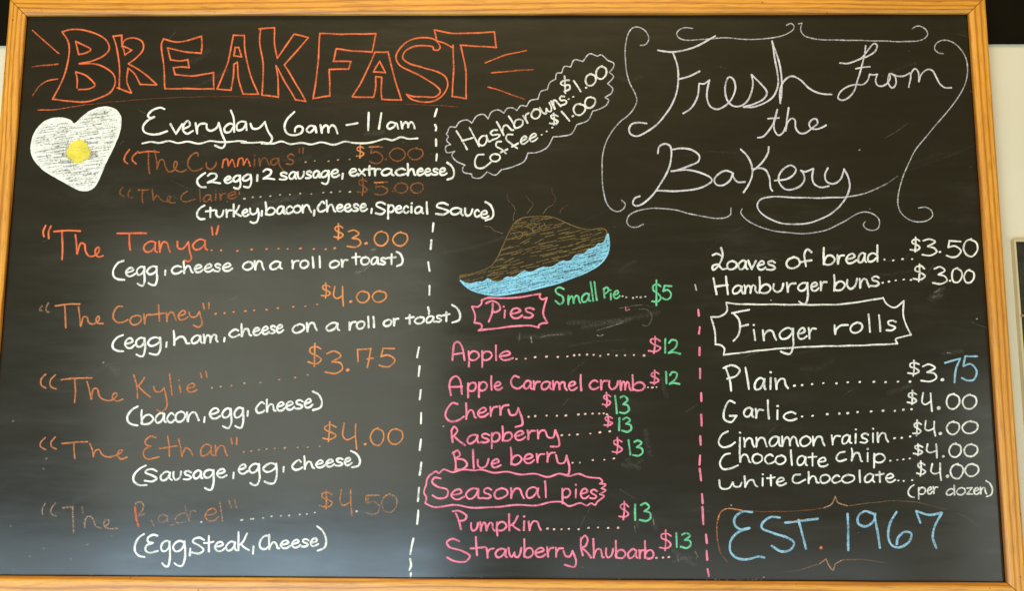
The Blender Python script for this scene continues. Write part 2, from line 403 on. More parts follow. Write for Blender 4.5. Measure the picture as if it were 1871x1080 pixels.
BOX = {   # capitals, digits, signs: y 0..1 from bottom to top of their own box
 '$': '.92,.74 .62,.86 .2,.78 .2,.62 .66,.46 .94,.3 .64,.12 .04,.16;.5,1 .52,.5 .46,0',
 '0': '.56,1 .2,.86 .0,.46 .2,.06 .6,.0 .96,.38 .9,.8 .5,.97',
 '1': '.5,1 .5,0', '2': '.06,.78 .3,1 .72,.9 .66,.52 .06,.06 | .4,.12 1,.02',
 '3': '.1,.9 .5,1 .86,.82 .4,.54 | .84,.46 .98,.2 .6,0 .0,.06',
 '4': '.12,1 .04,.5 .3,.36 .82,.5;.84,1 .86,.5 .92,0',
 '5': '.95,.98 .2,1 | .1,.58 | .55,.66 .96,.38 .72,.04 .3,.0 .0,.1',
 '7': '.0,.84 .06,1 | .5,.97 1,1 | .74,.5 .6,0',
 'S': '.94,.84 .6,1 .16,.9 .1,.72 .6,.48 .95,.26 .62,.02 .04,.06',
 'E': '.95,.94 .6,1 .18,.84 .2,.62 .56,.55 | .12,.42 .04,.16 .35,0 1,.1',
 '(': '.95,1 .5,.84 .1,.5 .14,.2 .5,.02 .98,.0', ')': '.05,1 .6,.82 .95,.45 .8,.14 .1,.0', ',': '.6,1 .4,0',
}
def W(pen, reg, word, xs, y0, y1, xh, asc=1.7, desc=1.0, **kw):
    """a word: left edges of its letters (one more for the end) and its base line, in crop coordinates"""
    R = REG[reg]; xs = [R[0] + float(q) / R[2] for q in xs.split()]
    y0 = R[1] + y0 / R[2]; y1 = R[1] + y1 / R[2]; xh = xh / R[2]
    dx, dy = xs[-1] - xs[0], y1 - y0; ln = math.hypot(dx, dy); ux, uy = dx / ln, dy / ln
    if abs(dy / dx) < 0.3: vx, vy = 0.02, -1.0
    else: vx, vy = uy, -ux
    for i, ch in enumerate(word):
        a, b = xs[i], xs[i + 1]; wd = (b - a) / ux * (0.9 if i < len(word) - 1 else 1.0)
        bx, by = a, y0 + (a - xs[0]) * dy / dx
        sh = xh * rnd.uniform(0.95, 1.06)
        pts_all = []
        for st in LOW[ch].split(';'):
            pts = []
            for tok in st.split():
                if tok == '|': pts.append(pts[-1]); continue
                gx, gy = tok.split(',')
                if gy.endswith('D'): gy = float(gy[:-1] + ('1' if gy == '-D' else '')) * desc
                else: gy = asc if gy == 'A' else (asc * .85 if gy == 'Q' else (asc * .9 if gy == 'B' else float(gy)))
                gx = float(gx) + rnd.uniform(-.03, .03); gy = gy + rnd.uniform(-.03, .03)
                pts.append((bx + ux * gx * wd + vx * gy * sh, by + uy * gx * wd + vy * gy * sh))
            for run in spline(pts, 1.3, 0.12): pen.ribbon(run, **kw)

def G(pen, reg, ch, x0, x1, yt, yb, **kw):
    R = REG[reg]; x0 = R[0] + x0 / R[2]; x1 = R[0] + x1 / R[2]; yt = R[1] + yt / R[2]; yb = R[1] + yb / R[2]
    for st in BOX[ch].split(';'):
        pts = []
        for tok in st.split():
            if tok == '|': pts.append(pts[-1]); continue
            gx, gy = map(float, tok.split(','))
            gx += rnd.uniform(-.03, .03); gy += rnd.uniform(-.025, .025)
            pts.append((x0 + gx * (x1 - x0), yb + gy * (yt - yb)))
        for run in spline(pts, 1.3, 0.12): pen.ribbon(run, **kw)

def GS(pen, reg, spec, **kw):
    """'$ x0 x1 yt yb / 5 ...'"""
    for it in spec.split('/'):
        t = it.split(); G(pen, reg, t[0], *map(float, t[1:]), **kw)

def inside(poly, x, y):
    c = False; j = len(poly) - 1
    for i in range(len(poly)):
        (xi, yi), (xj, yj) = poly[i], poly[j]
        if (yi > y) != (yj > y) and x < (xj - xi) * (y - yi) / (yj - yi) + xi: c = not c
        j = i
    return c

def hatch(pen, poly, ang, step, w, lo, hi, gap, a, jit=0.4, hole=None, col=None, keep=1.0):
    ca, sa = math.cos(ang), math.sin(ang)
    rot = [(x * ca + y * sa, -x * sa + y * ca) for x, y in poly]
    v = min(p[1] for p in rot) + step / 2; vmax = max(p[1] for p in rot)
    while v < vmax:
        xsx = []
        for i in range(len(rot)):
            (x0, y0), (x1, y1) = rot[i - 1], rot[i]
            if (y0 > v) != (y1 > v): xsx.append(x0 + (v - y0) * (x1 - x0) / (y1 - y0))
        xsx.sort()
        for s0, s1 in zip(xsx[::2], xsx[1::2]):
            x = s0 + w * .4
            while x < s1 - w * .4:
                e = min(s1 - w * .4, x + rnd.uniform(lo, hi))
                if e - x > 1.0 and rnd.random() < keep:
                    n = max(2, int((e - x) / 4)); dv = rnd.uniform(-jit, jit); dv2 = dv + rnd.uniform(-jit, jit)
                    pts = []
                    for q in range(n + 1):
                        xx = x + (e - x) * q / n; vv = v + dv + (dv2 - dv) * q / n
                        pts.append((xx * ca - vv * sa, xx * sa + vv * ca))
                    if not (hole and (inside(hole, *pts[0]) or inside(hole, *pts[-1]))):
                        pen.ribbon(pts, w=w * rnd.uniform(.8, 1.15), a=a * rnd.uniform(.8, 1.1), col=col)
                x = e + rnd.uniform(gap * .3, gap)
        v += step * rnd.uniform(.8, 1.2)

def line(name, col, w, a=1.0, label=None, parent=None): return Pen(name, col, w, a, label, parent)

# ================================================================== WRITING
# ---- BREAKFAST, drawn in outline; each letter its own part
letters = [
 ('R1', '443,225 500,208 590,212 690,240 760,290 778,345 740,395 660,430 565,452 | 660,452 750,480 810,530 820,590 785,655 700,700 590,725 490,718 375,705 | 430,600 475,480 493,350 485,290 443,225;540,293 600,320 648,352 610,375 560,385 | 540,293;540,510 620,540 675,605 640,630 562,635;540,510 552,570 548,625'),
 ('R1', '805,255 868,248 | 868,330;805,255 830,330 850,470 850,630;835,625 850,630 935,660 | 905,580 912,485 | 960,525 1000,600 | 1115,602 | 1040,530 915,452 | 970,410 1020,350 1015,300 970,270 920,270 885,290 868,330;875,325 938,355 | 890,390 | 875,325'),
 ('R1', '1165,275 1240,295 1330,288 1435,255 | 1440,310 1432,378 | 1310,365 1195,340 | 1215,425 | 1280,432 1338,422 | 1348,480 | 1290,475 1235,480 | 1248,530 | 1380,538 1522,515 | 1522,632 | 1340,630 1175,630 | 1165,450 1150,310 1165,275'),
 ('R1', '1662,248 1740,250 | 1745,350 1780,520 1840,668 | 1730,668 | 1700,560 1690,440 | 1665,455 | 1662,550 1645,640 | 1545,632 | 1610,480 1640,370 1662,248;1675,335 1700,335 | 1720,402 | 1665,395 | 1675,335'),
 ('R2', '130,203 240,195 | 240,300 260,412 | 380,240 | 480,265 | 400,360 310,460 | 390,590 463,720 | 390,710 | 320,590 250,465 | 265,560 268,690 | 150,675 | 160,480 135,290 140,200'),
 ('R2', '563,235 700,240 962,238 | 935,368 | 800,360 680,345 | 660,435 | 785,435 | 768,490 | 630,492 | 635,680 | 515,700 | 545,500 563,235'),
 ('R2', '955,370 1050,368 | 1080,500 1143,712 | 1005,705 | 1000,640 1003,548 | 962,545 | 960,620 945,692 | 795,688 | 880,540 955,370;990,435 1030,515 | 945,510 | 990,435'),
 ('R2', '1370,350 1400,355 1420,335 1395,290 1340,268 1260,268 1180,300 1120,360 1105,410 1130,460 1200,500 1300,550 1390,610 1420,650 1390,685 1300,688 1230,685 1180,670 | 1210,700 1290,725 1370,718 1440,675 1473,610 1460,550 1400,510 1300,480 1200,450 1155,410 1165,370 1230,330 1310,322 1370,335 1370,350'),
 ('R2', '1380,210 1480,232 1600,235 1805,225 | 1820,335 | 1700,328 1565,320 | 1600,480 1605,700 | 1505,685 | 1515,500 1512,320;1380,210 1395,290;1405,290 1450,305 1512,340'),
]
for reg, t in letters:
    q = line('outlined_letter', 'orange', 4.0, .9); S(q, reg, t); q.build()
rays = [('R1', '418,378 300,275 232,215', (.95, .5)), ('R1', '412,455 300,465 230,475', (.8, .25)), ('R1', '410,560 340,575 280,610 232,680', (.85, .25)),
        ('R3', '385,232 500,185 655,150', (.95, .65)), ('R3', '425,298 560,285 700,275', (.9, .35)), ('R3', '402,390 500,420 640,472', (.9, .3))]
for reg, t, a in rays:
    q = line('ray_stroke', 'orange', 3.3, a); S(q, reg, t); q.build()
q = line('title_underline', 'orange', 2.4, (.6, .2)); S(q, 'R1', '272,782 380,780 600,745', a=(.85, .3)); S(q, 'R1', '600,745 900,715 1200,695 1600,685 1871,690', a=(.22, .10), w=1.6)
S(q, 'R2', '0,690 200,700 400,715 800,730 1170,740', a=.05, w=1.6); S(q, 'R2', '1170,740 1300,745 1548,758', a=(.12, .28), w=1.6); q.build()

# ---- Everyday 6am - 11am
q = line('heading_words', 'white', 5.0, .95)
S(q, 'L1', '1160,85 1130,72 1060,95 1025,140 1045,157 1078,148 | 1020,180 985,230 995,270 1050,290 1120,285 1182,265;1210,205 1255,285 | 1305,208;1318,245 1368,215 1352,182 1320,210 1314,258 1345,284 1392,262;1415,200 1428,282 | 1430,235 1450,207 1488,200')
S(q, 'L1', '1503,205 1508,245 1540,262 1588,235 1602,195 | 1630,290 1655,360 1630,400 1572,382;1732,215 1692,202 1648,240 1655,272 1690,272 1722,228;1700,95 1725,160 1728,268')
S(q, 'R2', '35,868 0,865 -28,890 -22,925 12,918 38,880 | 42,925;70,880 85,912 125,912 172,868 | 195,935 222,985 205,1018 150,1020')
S(q, 'R2', '380,795 330,850 312,905 330,948 380,962 432,945 442,910 415,895 388,912 385,935;528,900 490,895 468,925 490,942 522,918 530,900 538,942')
S(q, 'R2', '568,890 578,945 | 582,915 608,890 622,902 624,940 | 628,915 652,890 672,902 688,948;752,888 832,876;910,802 908,925;1000,805 985,915;1108,877 1065,870 1042,897 1055,917 1090,902 1108,877 1122,914')
S(q, 'R2', '1142,865 1150,912 | 1154,890 1172,868 1188,877 1192,905 | 1196,885 1212,866 1226,877 1238,914')
q.build()
q = line('wavy_underline', 'white', 4.3, .95)
S(q, 'L1', '980,365 1050,350 1120,360 1200,345 1270,360 1350,350 1440,365 1530,345 1600,352 1700,350 1770,345 1830,352 L2: 0,310 80,315 150,310 230,320 290,305 350,322 430,315 500,325 570,310 660,328 740,305 800,315 900,315 960,305 1030,285 1080,295 1140,275 1190,285 1260,282'); q.build()

# ---- item 1
q = line('item_name', 'rust', 4.0, .88)
S(q, 'L1', '875,415 840,470 835,505 860,528;945,430 905,470 900,500 930,530;950,440 1030,430 1115,435', col='orange', a=.8)
S(q, 'L1', '1030,435 1030,520 1040,612;1080,420 1095,500 1100,570 | 1125,500 1150,500 1170,560 1200,595 1240,580 1265,530 1250,510 1235,550 1260,585 1300,595 1340,580;1435,465 1430,440 1390,450 1355,500 1355,550 1385,585 1440,580 1470,565;1500,520 1505,560 1540,575 1575,545 1582,520')
S(q, 'L1', '1630,560 1642,500 | 1668,492 1682,545 | 1712,495 1735,552;1755,550 1768,490 | 1795,485 1805,540 | 1835,490 1860,548', col='orange', a=.75)
W(q, 'L2', 'n', '128 205', 478, 474, 52, a=.6); W(q, 'L2', 'i', '80 115', 485, 485, 55, a=.6); W(q, 'L2', 's', '320 385', 470, 468, 72, a=.7)
S(q, 'L2', '262,425 230,430 213,455 235,475 262,448 270,425 | 275,470 300,510;418,355 418,385;445,352 442,388', a=.6); q.build()
q = line('dot_leader', 'tan', 3, .9); DOTS(q, 'L2', '462,452 527,443 625,445 692,436 776,432'); q.build(True)
q = line('price', 'rust', 3.6, .75); GS(q, 'L2', '$ 820 880 330 420', col='amber', a=.85); GS(q, 'L2', '5 915 1015 342 460/0 1060 1172 350 442/0 1192 1302 350 432'); DOTS(q, 'L2', '1035,432'); S(q, 'L2', '915,345 985,340', col='amber'); q.build()
q = line('ingredients', 'white', 5.0, .95)
GS(q, 'L1', '( 1422 1496 605 718/2 1510 1612 608 690'); W(q, 'L2', 'egg', '-120 -58 10 80', 603, 583, 46, desc=1.05)
GS(q, 'L2', ', 108 128 545 585/2 158 238 505 575/, 715 735 535 570/) 1468 1520 455 575')
W(q, 'L2', 'sausage', '272 342 402 460 512 568 640 702', 578, 555, 50); W(q, 'L2', 'extracheese', '768 838 890 945 1000 1095 1185 1252 1308 1362 1412 1465', 548, 543, 46); q.build()
# ---- item 2
q = line('item_name', 'rust', 3.6, .72)
S(q, 'L1', '825,720 800,750 800,775 830,800;885,735 865,770 870,800 900,805', a=.5)
S(q, 'L1', '945,745 1035,742;985,745 980,790 985,848;1060,740 1070,825 | 1100,785 1125,815 1165,840 1200,830 1210,800 1190,795 1185,830 1215,848 1245,848;1345,755 1310,780 1295,815 1320,838 1410,820;1445,740 1455,835')
W(q, 'L1', 'aire', '1475 1555 1605 1668 1750', 842, 808, 55, col='rust'); S(q, 'L1', '1735,745 1740,780;1768,740 1770,780'); q.build()
q = line('dot_leader', 'grey', 3, .8); DOTS(q, 'L1', '1812,815'); DOTS(q, 'L2', '25,712 85,702 140,700 210,695 280,685 350,683 423,676 502,679 588,669 643,667 707,661 777,664', 1.5); q.build(True)
q = line('price', 'rust', 3.6, .72); GS(q, 'L2', '$ 830 906 560 685/5 950 1050 595 685/0 1095 1192 598 672/0 1210 1305 598 672'); S(q, 'L2', '952,598 1012,595', col='amber'); DOTS(q, 'L2', '1083,660'); q.build()
q = line('ingredients', 'white', 5.0, .95)
GS(q, 'L1', '( 1420 1490 872 982'); W(q, 'L2', 'turkey', '-251 -177 -112 -58 5 60 132', 848, 832, 48)
GS(q, 'L2', ', 140 158 800 835/, 512 532 795 832/, 922 942 785 815/S 958 1032 738 822/S 1388 1482 745 826/) 1738 1802 735 865')
W(q, 'L2', 'bacon', '172 255 318 375 435 500', 828, 808, 52); W(q, 'L2', 'Cheese', '545 608 680 735 795 845 897', 806, 800, 50, 1.5)
W(q, 'L2', 'pecial', '1045 1100 1155 1200 1235 1305 1345', 808, 820, 48); W(q, 'L2', 'auce', '1488 1592 1662 1705 1762', 822, 852, 50); q.build()
# ---- item 3
q = line('item_name', 'orange', 4.6)
S(q, 'L3', '105,100 85,150 92,188;150,105 130,150 130,203;172,150 260,140 388,145;240,150 245,260 240,378;350,175 358,250 365,330 | 395,245 425,255 435,310 465,350 510,345 545,310 540,280 520,290 515,330 540,355 578,348;695,165 800,162 932,163;795,165 795,240 800,300')
W(q, 'L3', 'an', '908 1035 1130', 320, 318, 92); W(q, 'L3', 'a', '1312 1432', 303, 300, 92)
S(q, 'L3', '1188,230 1193,282 1230,292 1262,262 1278,235 | 1290,310 1305,370 1285,395 1245,385;1470,110 1478,175;1525,105 1508,170'); q.build()
q = line('dot_leader', 'amber', 3, .95); DOTS(q, 'L3', '1470,303 1548,303 1682,308'); DOTS(q, 'L4', '88,293 210,290 307,286 382,288 485,285 595,289 691,291 765,283'); q.build(True)
q = line('price', 'amber', 4.2); GS(q, 'L4', '$ 755 836 85 212/3 865 978 135 275/0 1088 1202 143 262/0 1238 1360 152 262'); DOTS(q, 'L4', '1020,243', 3); q.build()
q = line('ingredients', 'white', 5.0, .95)
GS(q, 'L3', '( 648 755 385 546/, 1080 1098 470 505'); W(q, 'L3', 'egg', '760 848 935 1032', 517, 503, 70, desc=1.15); W(q, 'L3', 'cheese', '1135 1235 1325 1405 1490 1555 1640', 495, 470, 62, 1.5)
W(q, 'L4', 'on', '15 108 190', 462, 455, 68); W(q, 'L4', 'a', '235 335', 455, 452, 64); W(q, 'L4', 'roll', '410 480 562 620 665', 446, 438, 60, 1.45)
W(q, 'L4', 'or', '720 812 870', 443, 430, 55); W(q, 'L4', 'toast', '905 975 1058 1130 1188 1262', 415, 414, 55, 1.7); GS(q, 'L4', ') 1265 1320 310 432'); q.build()
# ---- item 4
q = line('item_name', 'glare_dulled', 4.4, .95)
S(q, 'L3', '75,760 55,795 72,800;130,735 108,780 115,805 132,812', col='tan', a=.45)
S(q, 'L3', '187,760 280,748 385,745;262,760 268,840 272,940;375,770 385,850 395,925 | 420,850 445,855 460,895 490,910 520,900 548,870 540,845 520,870 530,900 578,905;735,765 700,765 665,820 665,865 695,895 745,892 780,875;1035,755 1038,820 1040,885;965,835 1020,828 1080,822')
W(q, 'L3', 'or', '795 905 975', 918, 905, 78); W(q, 'L3', 'ne', '1092 1190 1268', 888, 870, 72)
S(q, 'L3', '1285,815 1300,850 1340,850 1370,810 | 1390,880 1390,915 1360,935 1320,920;1400,740 1410,785;1448,735 1445,780'); q.build()
q = line('dot_leader', 'amber', 3, .95); DOTS(q, 'L3', '1503,826 1577,820 1650,811 1750,803'); DOTS(q, 'L4', '38,795 108,790 210,784 302,771 427,760 525,756 622,741'); q.build(True)
q = line('price', 'amber', 4.0); GS(q, 'L4', '$ 655 732 565 685/4 755 842 595 750/0 945 1048 632 725/0 1068 1188 630 722'); DOTS(q, 'L4', '895,718', 2.4); q.build()
q = line('ingredients', 'white', 5.0, .95)
GS(q, 'L5', '( 648 745 58 186/, 1088 1110 115 152/, 1565 1585 80 108'); W(q, 'L5', 'egg', '750 840 942 1062', 165, 145, 76, desc=.95); W(q, 'L5', 'ham', '1150 1300 1400 1522', 137, 112, 64, 1.7)
W(q, 'L4', 'cheese', '-100 0 95 170 235 288 345', 1012, 968, 60, 1.6); W(q, 'L4', 'on', '415 532 622', 975, 952, 66); W(q, 'L4', 'a', '690 800', 960, 952, 60)
W(q, 'L4', 'roll', '875 942 1018 1062 1100', 950, 925, 60, 1.45); W(q, 'L4', 'or', '1160 1238 1285', 920, 908, 52); W(q, 'L4', 'toast', '1340 1415 1505 1585 1645 1698', 905, 876, 52, 1.6); GS(q, 'L4', ') 1718 1790 745 888'); q.build()
# ---- item 5
q = line('item_name', 'glare_dulled', 4.2, .86)
S(q, 'L5', '105,380 70,420 70,465 105,493;185,385 145,430 150,480 190,500;235,425 340,412 485,410;345,415 350,510 343,612;445,440 465,510 482,582 | 500,500 530,500 550,560 590,590 640,595 680,570 695,540 670,535 655,570 690,600 740,585;830,385 855,470 860,575;920,405 890,450 855,490;870,480 920,530 965,565')
S(q, 'L5', '995,480 1010,520 1050,520 1080,490 | 1100,590 1100,650 1060,690 1020,670;1125,378 1135,460 1145,550;1205,470 1215,525;1202,428 1204,429;1380,370 1390,408;1425,355 1432,400'); W(q, 'L5', 'e', '1262 1345', 525, 525, 70); q.build()
q = line('dot_leader', 'tan', 3, .95); DOTS(q, 'L5', '1473,490 1545,480 1633,473 1740,451', 1.6); DOTS(q, 'L6', '30,449 160,442 313,418 443,402 545,380', 1.6); q.build(True)
q = line('price', 'amber', 4.2, .92); GS(q, 'L6', '$ 543 660 125 308/3 690 832 190 365/5 1130 1256 165 315'); DOTS(q, 'L6', '870,340', 3); S(q, 'L6', '955,270 950,175 | 1060,165 | 1045,240 1030,320;1030,250 1075,245'); q.build()
q = line('ingredients', 'white', 5.0, .95)
GS(q, 'L5', '( 767 865 645 798/, 1400 1422 732 772/, 1758 1776 682 722'); W(q, 'L5', 'bacon', '885 1005 1100 1172 1262 1368', 792, 758, 78, 1.45); W(q, 'L5', 'egg', '1445 1552 1650 1740', 745, 738, 82, desc=.95)
W(q, 'L6', 'Cheese', '120 205 290 365 440 515 582', 692, 642, 66, 1.6); GS(q, 'L6', ') 580 666 515 668'); q.build()
# ---- item 6
q = line('item_name', 'glare_dulled', 4.2, .84)
S(q, 'L5', '100,900 65,940 65,975 105,1000;185,895 150,940 155,975 190,995;240,950 330,940 450,935;340,945 340,1000 345,1072;470,950 490,1000 498,1055 | 520,1005 545,1000 570,1040 620,1060 670,1052 725,1028 735,1000 710,1008 695,1045 725,1078 775,1062;1010,900 970,890 925,930 935,960 970,970 | 920,1000 910,1040 940,1075 1035,1060;1110,890 1120,960 1122,1055;1040,990 1110,980 1185,970;1200,910 1215,980 1225,1055 | 1260,985 1290,1000 1315,1050;1630,905 1640,950;1680,900 1675,955')
W(q, 'L5', 'an', '1372 1495 1598', 1052, 1048, 92); q.build()
q = line('dot_leader', 'tan', 3, .95); DOTS(q, 'L5', '1735,1018 1795,1012', 1.6); DOTS(q, 'L6', '85,1002 147,992 210,985 277,980 358,976 463,972 545,970 642,962', 1.6); q.build(True)
q = line('price', 'amber', 4.0, .88); GS(q, 'L6', '$ 660 782 765 920/4 830 952 780 985/0 1055 1168 812 955/0 1198 1322 815 942'); DOTS(q, 'L6', '1012,945', 2.3); q.build()
q = line('ingredients', 'white', 5.0, .95)
GS(q, 'L7', '( 815 938 140 305/S 918 1022 170 272/, 1640 1660 200 245'); W(q, 'L7', 'ausage', '1045 1150 1235 1318 1400 1508 1592', 265, 238, 68, desc=1.4)
W(q, 'L8', 'egg', '-25 62 175 305', 208, 190, 72, desc=1.3); GS(q, 'L8', ', 340 356 150 190/) 895 975 20 155'); W(q, 'L8', 'Cheese', '415 512 605 690 768 842 902', 175, 132, 58, 1.7); q.build()
# ---- item 7, nearly rubbed out
q = line('item_name', 'tan', 3.8, .5, 'half rubbed out orange item name')
S(q, 'L7', '100,455 80,500 80,540;185,450 150,500 155,540 190,555;245,490 330,480 | 330,580 335,697;425,650 430,590 460,555 490,570 520,640 560,655;590,640 625,615 625,590 595,590 585,630 620,660 695,655', a=.55)
S(q, 'L7', '840,490 850,560 868,640', w=5.5, col='orange', a=.75); S(q, 'L7', '840,490 850,450 885,440 910,465 900,510 870,550 915,540'); S(q, 'L7', '405,480 412,530;970,580 1000,640;1250,470 1262,520 1285,590;1100,560 1112,600', a=.3)
S(q, 'L7', '1070,542 1040,560 1035,595 1065,608 1100,590 1108,560 1075,542;1140,630 1160,625;1250,535 1205,540 1172,580 1185,612 1255,605;1290,600 1290,550 1310,510 1340,520', a=.42)
W(q, 'L7', 'e', '1408 1525', 600, 590, 100, col='amber', a=.55); S(q, 'L7', '1540,440 1550,520 1560,595;1615,425 1632,490;1660,420 1675,485', a=.5); q.build()
q = line('dot_leader', 'grey', 3, .95); DOTS(q, 'L7', '1715,590 1795,580 1385,605', 1.6); DOTS(q, 'L8', '10,583 100,573 182,567 250,553 327,549 393,547 480,538 538,534 603,522', 1.6); q.build(True)
q = line('price', 'amber', 3.8, .55, 'faded orange price'); GS(q, 'L8', '$ 640 752 335 490/4 805 912 340 540'); GS(q, 'L8', '5 1015 1138 380 535/0 1145 1272 370 520', col='tan', a=.4); S(q, 'L8', '1018,432 1025,385 1085,380;1165,395 1210,368'); DOTS(q, 'L8', '943,512', 2, col='grey', a=.9); q.build()
q = line('ingredients', 'white', 5.0, .95)
GS(q, 'L7', '( 830 918 705 890/E 925 1030 710 860/, 1285 1302 825 882/S 1308 1412 735 865'); W(q, 'L7', 'gg', '1050 1145 1262', 855, 850, 88, desc=1.25); W(q, 'L7', 'teak', '1408 1492 1585 1682 1775', 850, 835, 75, 1.9)
GS(q, 'L8', ', 92 112 800 856/) 620 700 640 830'); S(q, 'L8', '215,712 190,715 155,765 160,805 195,822 228,800'); W(q, 'L8', 'heese', '225 320 410 492 562 630', 822, 792, 62, 2.0); q.build()

# ---- dashed dividers: each dash is one stroke of its own
for reg, t in (('L2', '1397,75 1380,125;1384,185 1392,205 1388,225;1390,290 1390,335;1396,395 1391,440'), ('L4', '1568,80 1560,148;1550,218 1545,290;1525,395 1538,468;1535,590 1535,662;1525,765 1535,802;1530,812 1531,818'),
               ('L6', '1452,155 1435,238;1455,310 1448,390;1465,505 1455,580;1468,692 1465,775;1468,908 1455,992'), ('L8', '1470,115 1455,215;1452,320 1440,430;1445,505 1435,615;1405,735 1380,860;1378,900 1385,950 1372,990;1385,1015 1382,1045')):
    for st in t.split(';'):
        q = line('divider_dash', 'white', 4.8); S(q, reg, st); q.build()
for reg, t in (('M2', '1780,210 1785,250;1790,330 1785,372;1790,470 1790,522;1792,615 1793,680;1800,780 1803,835'), ('M3', '1808,195 1810,260;1803,325 1805,378;1802,445 1797,500;1798,525 1808,595'),
               ('M4', '1812,212 1817,267;1815,290 1822,395;1838,460 1843,512;1842,560 1845,615;1848,672 1855,715')):
    for st in t.split(';'):
        q = line('divider_dash', 'pink', 5.2); S(q, reg, st); q.build()
q = line('divider_dash', 'grey', 3.8, .8); S(q, 'M2', '1760,40 1768,75'); q.build()

# ---- hash browns and coffee in a cloud
q = line('cloud_border', 'lilac', 2.9, .68)
S(q, 'R3', '135,690 150,655 190,655 | 215,620 265,608 295,628 | 330,580 375,572 402,600 | 425,555 470,542 505,562 | 530,530 570,530 590,545 | 620,512 655,518 | 680,480 730,470 | 750,420 790,408 | 810,360 845,340 | 855,300 885,298 | 905,255 945,258 | 970,212 1025,222 | 1070,172 1120,188 | 1145,178 1190,215 | 1230,235 1225,265 1200,295 | 1228,320 1190,370 | 1222,400 1215,430 1172,460 | 1195,475 1180,510 1140,535 1090,550 | 1060,610 985,640 | 950,700 890,715 830,718 | 790,790 730,820 665,825 | 640,880 570,915 490,935 | 450,970 395,950 | 350,990 300,985 295,965 | 240,950 235,930 250,905 | 190,875 165,840 182,815 | 130,820 125,785 155,770 | 130,740 142,715 128,700 135,690'); q.build()
q = line('side_order_line', 'white', 4.3, .85)
S(q, 'R3', '195,680 265,800;280,660 345,780;230,745 312,722'); W(q, 'R3', 'ashbrowns', '350 428 498 578 652 700 765 840 885 930', 785, 492, 56, 1.75)
DOTS(q, 'R3', '932,470 962,455 1048,395'); S(q, 'R3', '937,345 897,350 880,368 900,382 935,378 940,400 905,420;905,320 912,430;965,350 1012,420'); GS(q, 'R3', '0 1043 1112 303 380/0 1112 1182 253 336'); q.build()
q = line('side_order_line', 'white', 4.3, .85)
S(q, 'R3', '375,835 335,838 315,880 325,920 365,925 422,885;490,750 460,755 455,780 490,800 520,828;485,822 530,800;565,705 530,705 520,730 555,765 595,795;560,785 600,762'); GS(q, 'R3', '0 416 482 830 880/$ 806 866 565 640/0 963 1042 500 574/0 1038 1110 455 527')
W(q, 'R3', 'ee', '612 668 728', 772, 738, 46); DOTS(q, 'R3', '755,705 788,683 825,658 852,636 960,582', 1.6); S(q, 'R3', '885,553 937,612'); q.build()

# ---- Fresh From the Bakery, scrolls round it
q = line('title_word', 'lilac', 4.2, .9)
S(q, 'R4', '525,428 590,438 660,440 760,425 880,380 1015,305;655,450 690,560 700,660 685,780 640,900 570,1000 R6: 480,180 400,235 330,262 280,245 268,205 290,165 340,150 410,158')
S(q, 'R4', '705,675 790,650 880,608;740,968 810,920 860,830 878,712 | 920,712 965,682 | 945,780 945,850 975,910 1040,930 1110,895 1165,820 1188,740 1165,670 1130,655 1105,700 1100,790 1125,865 1170,905 1230,905 1290,860 1325,780 1335,700 1325,635 | 1400,710 1455,790 1430,840 1340,890 1255,912 | 1350,910 1450,870 1520,810 1550,730 1545,620 1520,480 1500,350 | 1545,480 1580,640 1580,780 1570,880 | 1570,760 1610,680 1670,648 1740,680 R5: 120,710 180,745 240,762 308,764', w=4.2); q.build()
q = line('title_word', 'lilac', 3.8, .86)
S(q, 'R5', '375,510 440,512 520,485 600,455 665,410 678,365 655,352 610,395 560,460 530,482;585,368 575,440 545,570 515,660 490,740 440,795 390,812 360,795 375,750 430,705 500,685 560,685 600,650 618,600 | 640,605 680,600 | 665,650 680,690 720,698 760,675 785,630 780,595;780,595 768,630 770,680 800,712 830,680 825,620 790,595 840,615 900,612 945,590;935,705 950,640 955,590 985,555 1010,580 1018,660 | 1040,600 1090,560 1125,570 1160,630 1190,680 1230,708 1280,710;505,555 560,545 620,540'); q.build()
q = line('title_word', 'lilac', 4.1, .9)
S(q, 'R6', '1325,275 1370,265 1430,200 1465,130 1485,45 | 1460,150 1465,220 1495,255 1530,235 1555,190;1410,120 1500,112;1580,30 1565,120 1555,220 | 1570,150 1605,115 1630,130 1640,200 R7: 50,190 90,190 150,150 195,110 185,75 150,80 125,115 140,150 180,160 230,145 265,125'); q.build()
q = line('title_word', 'lilac', 4.3, .92)
S(q, 'R6', '505,405 515,350 560,325 600,340 615,380 610,470 570,580 510,680 440,770 370,825 320,835 298,815 315,775 355,758;615,375 700,362 790,380 845,425 835,470 770,505 690,535 615,552 | 720,540 840,560 930,600 948,630 900,670 780,705 650,715 495,712;1110,560 1060,548 1000,575 968,620 985,662 1040,668 1100,620 1120,565 1125,600 1160,640 1220,638;1185,370 1240,430 1275,500 1280,580 1250,660 1210,725;1415,350 1410,400 1370,470 1310,525 1285,545;1290,535 1340,525 1390,540 1420,600 1430,690 1445,712')
S(q, 'R6', '1465,628 1560,618 1620,580 1640,535 1600,505 1540,530 1500,590 1505,650 1550,700 1610,700 1680,670 1710,620 1700,570 1680,545 | R7: 90,505 160,480 | 150,550 165,600 220,630 285,622;R7: 280,475 255,530 265,580 320,603 380,570 410,485 | 440,540 455,620 430,710 370,790')
S(q, 'R7', '370,790 290,855 180,905 80,928 R6: 1610,988 1500,975 1400,930 1335,875 1320,830 1350,785 1430,762 1550,765 1700,770 R7: 200,718 400,712', w=3.6, a=.9); S(q, 'R7', '400,712 500,700 620,665 740,610 845,540', w=3, a=(.8, .12)); q.build()
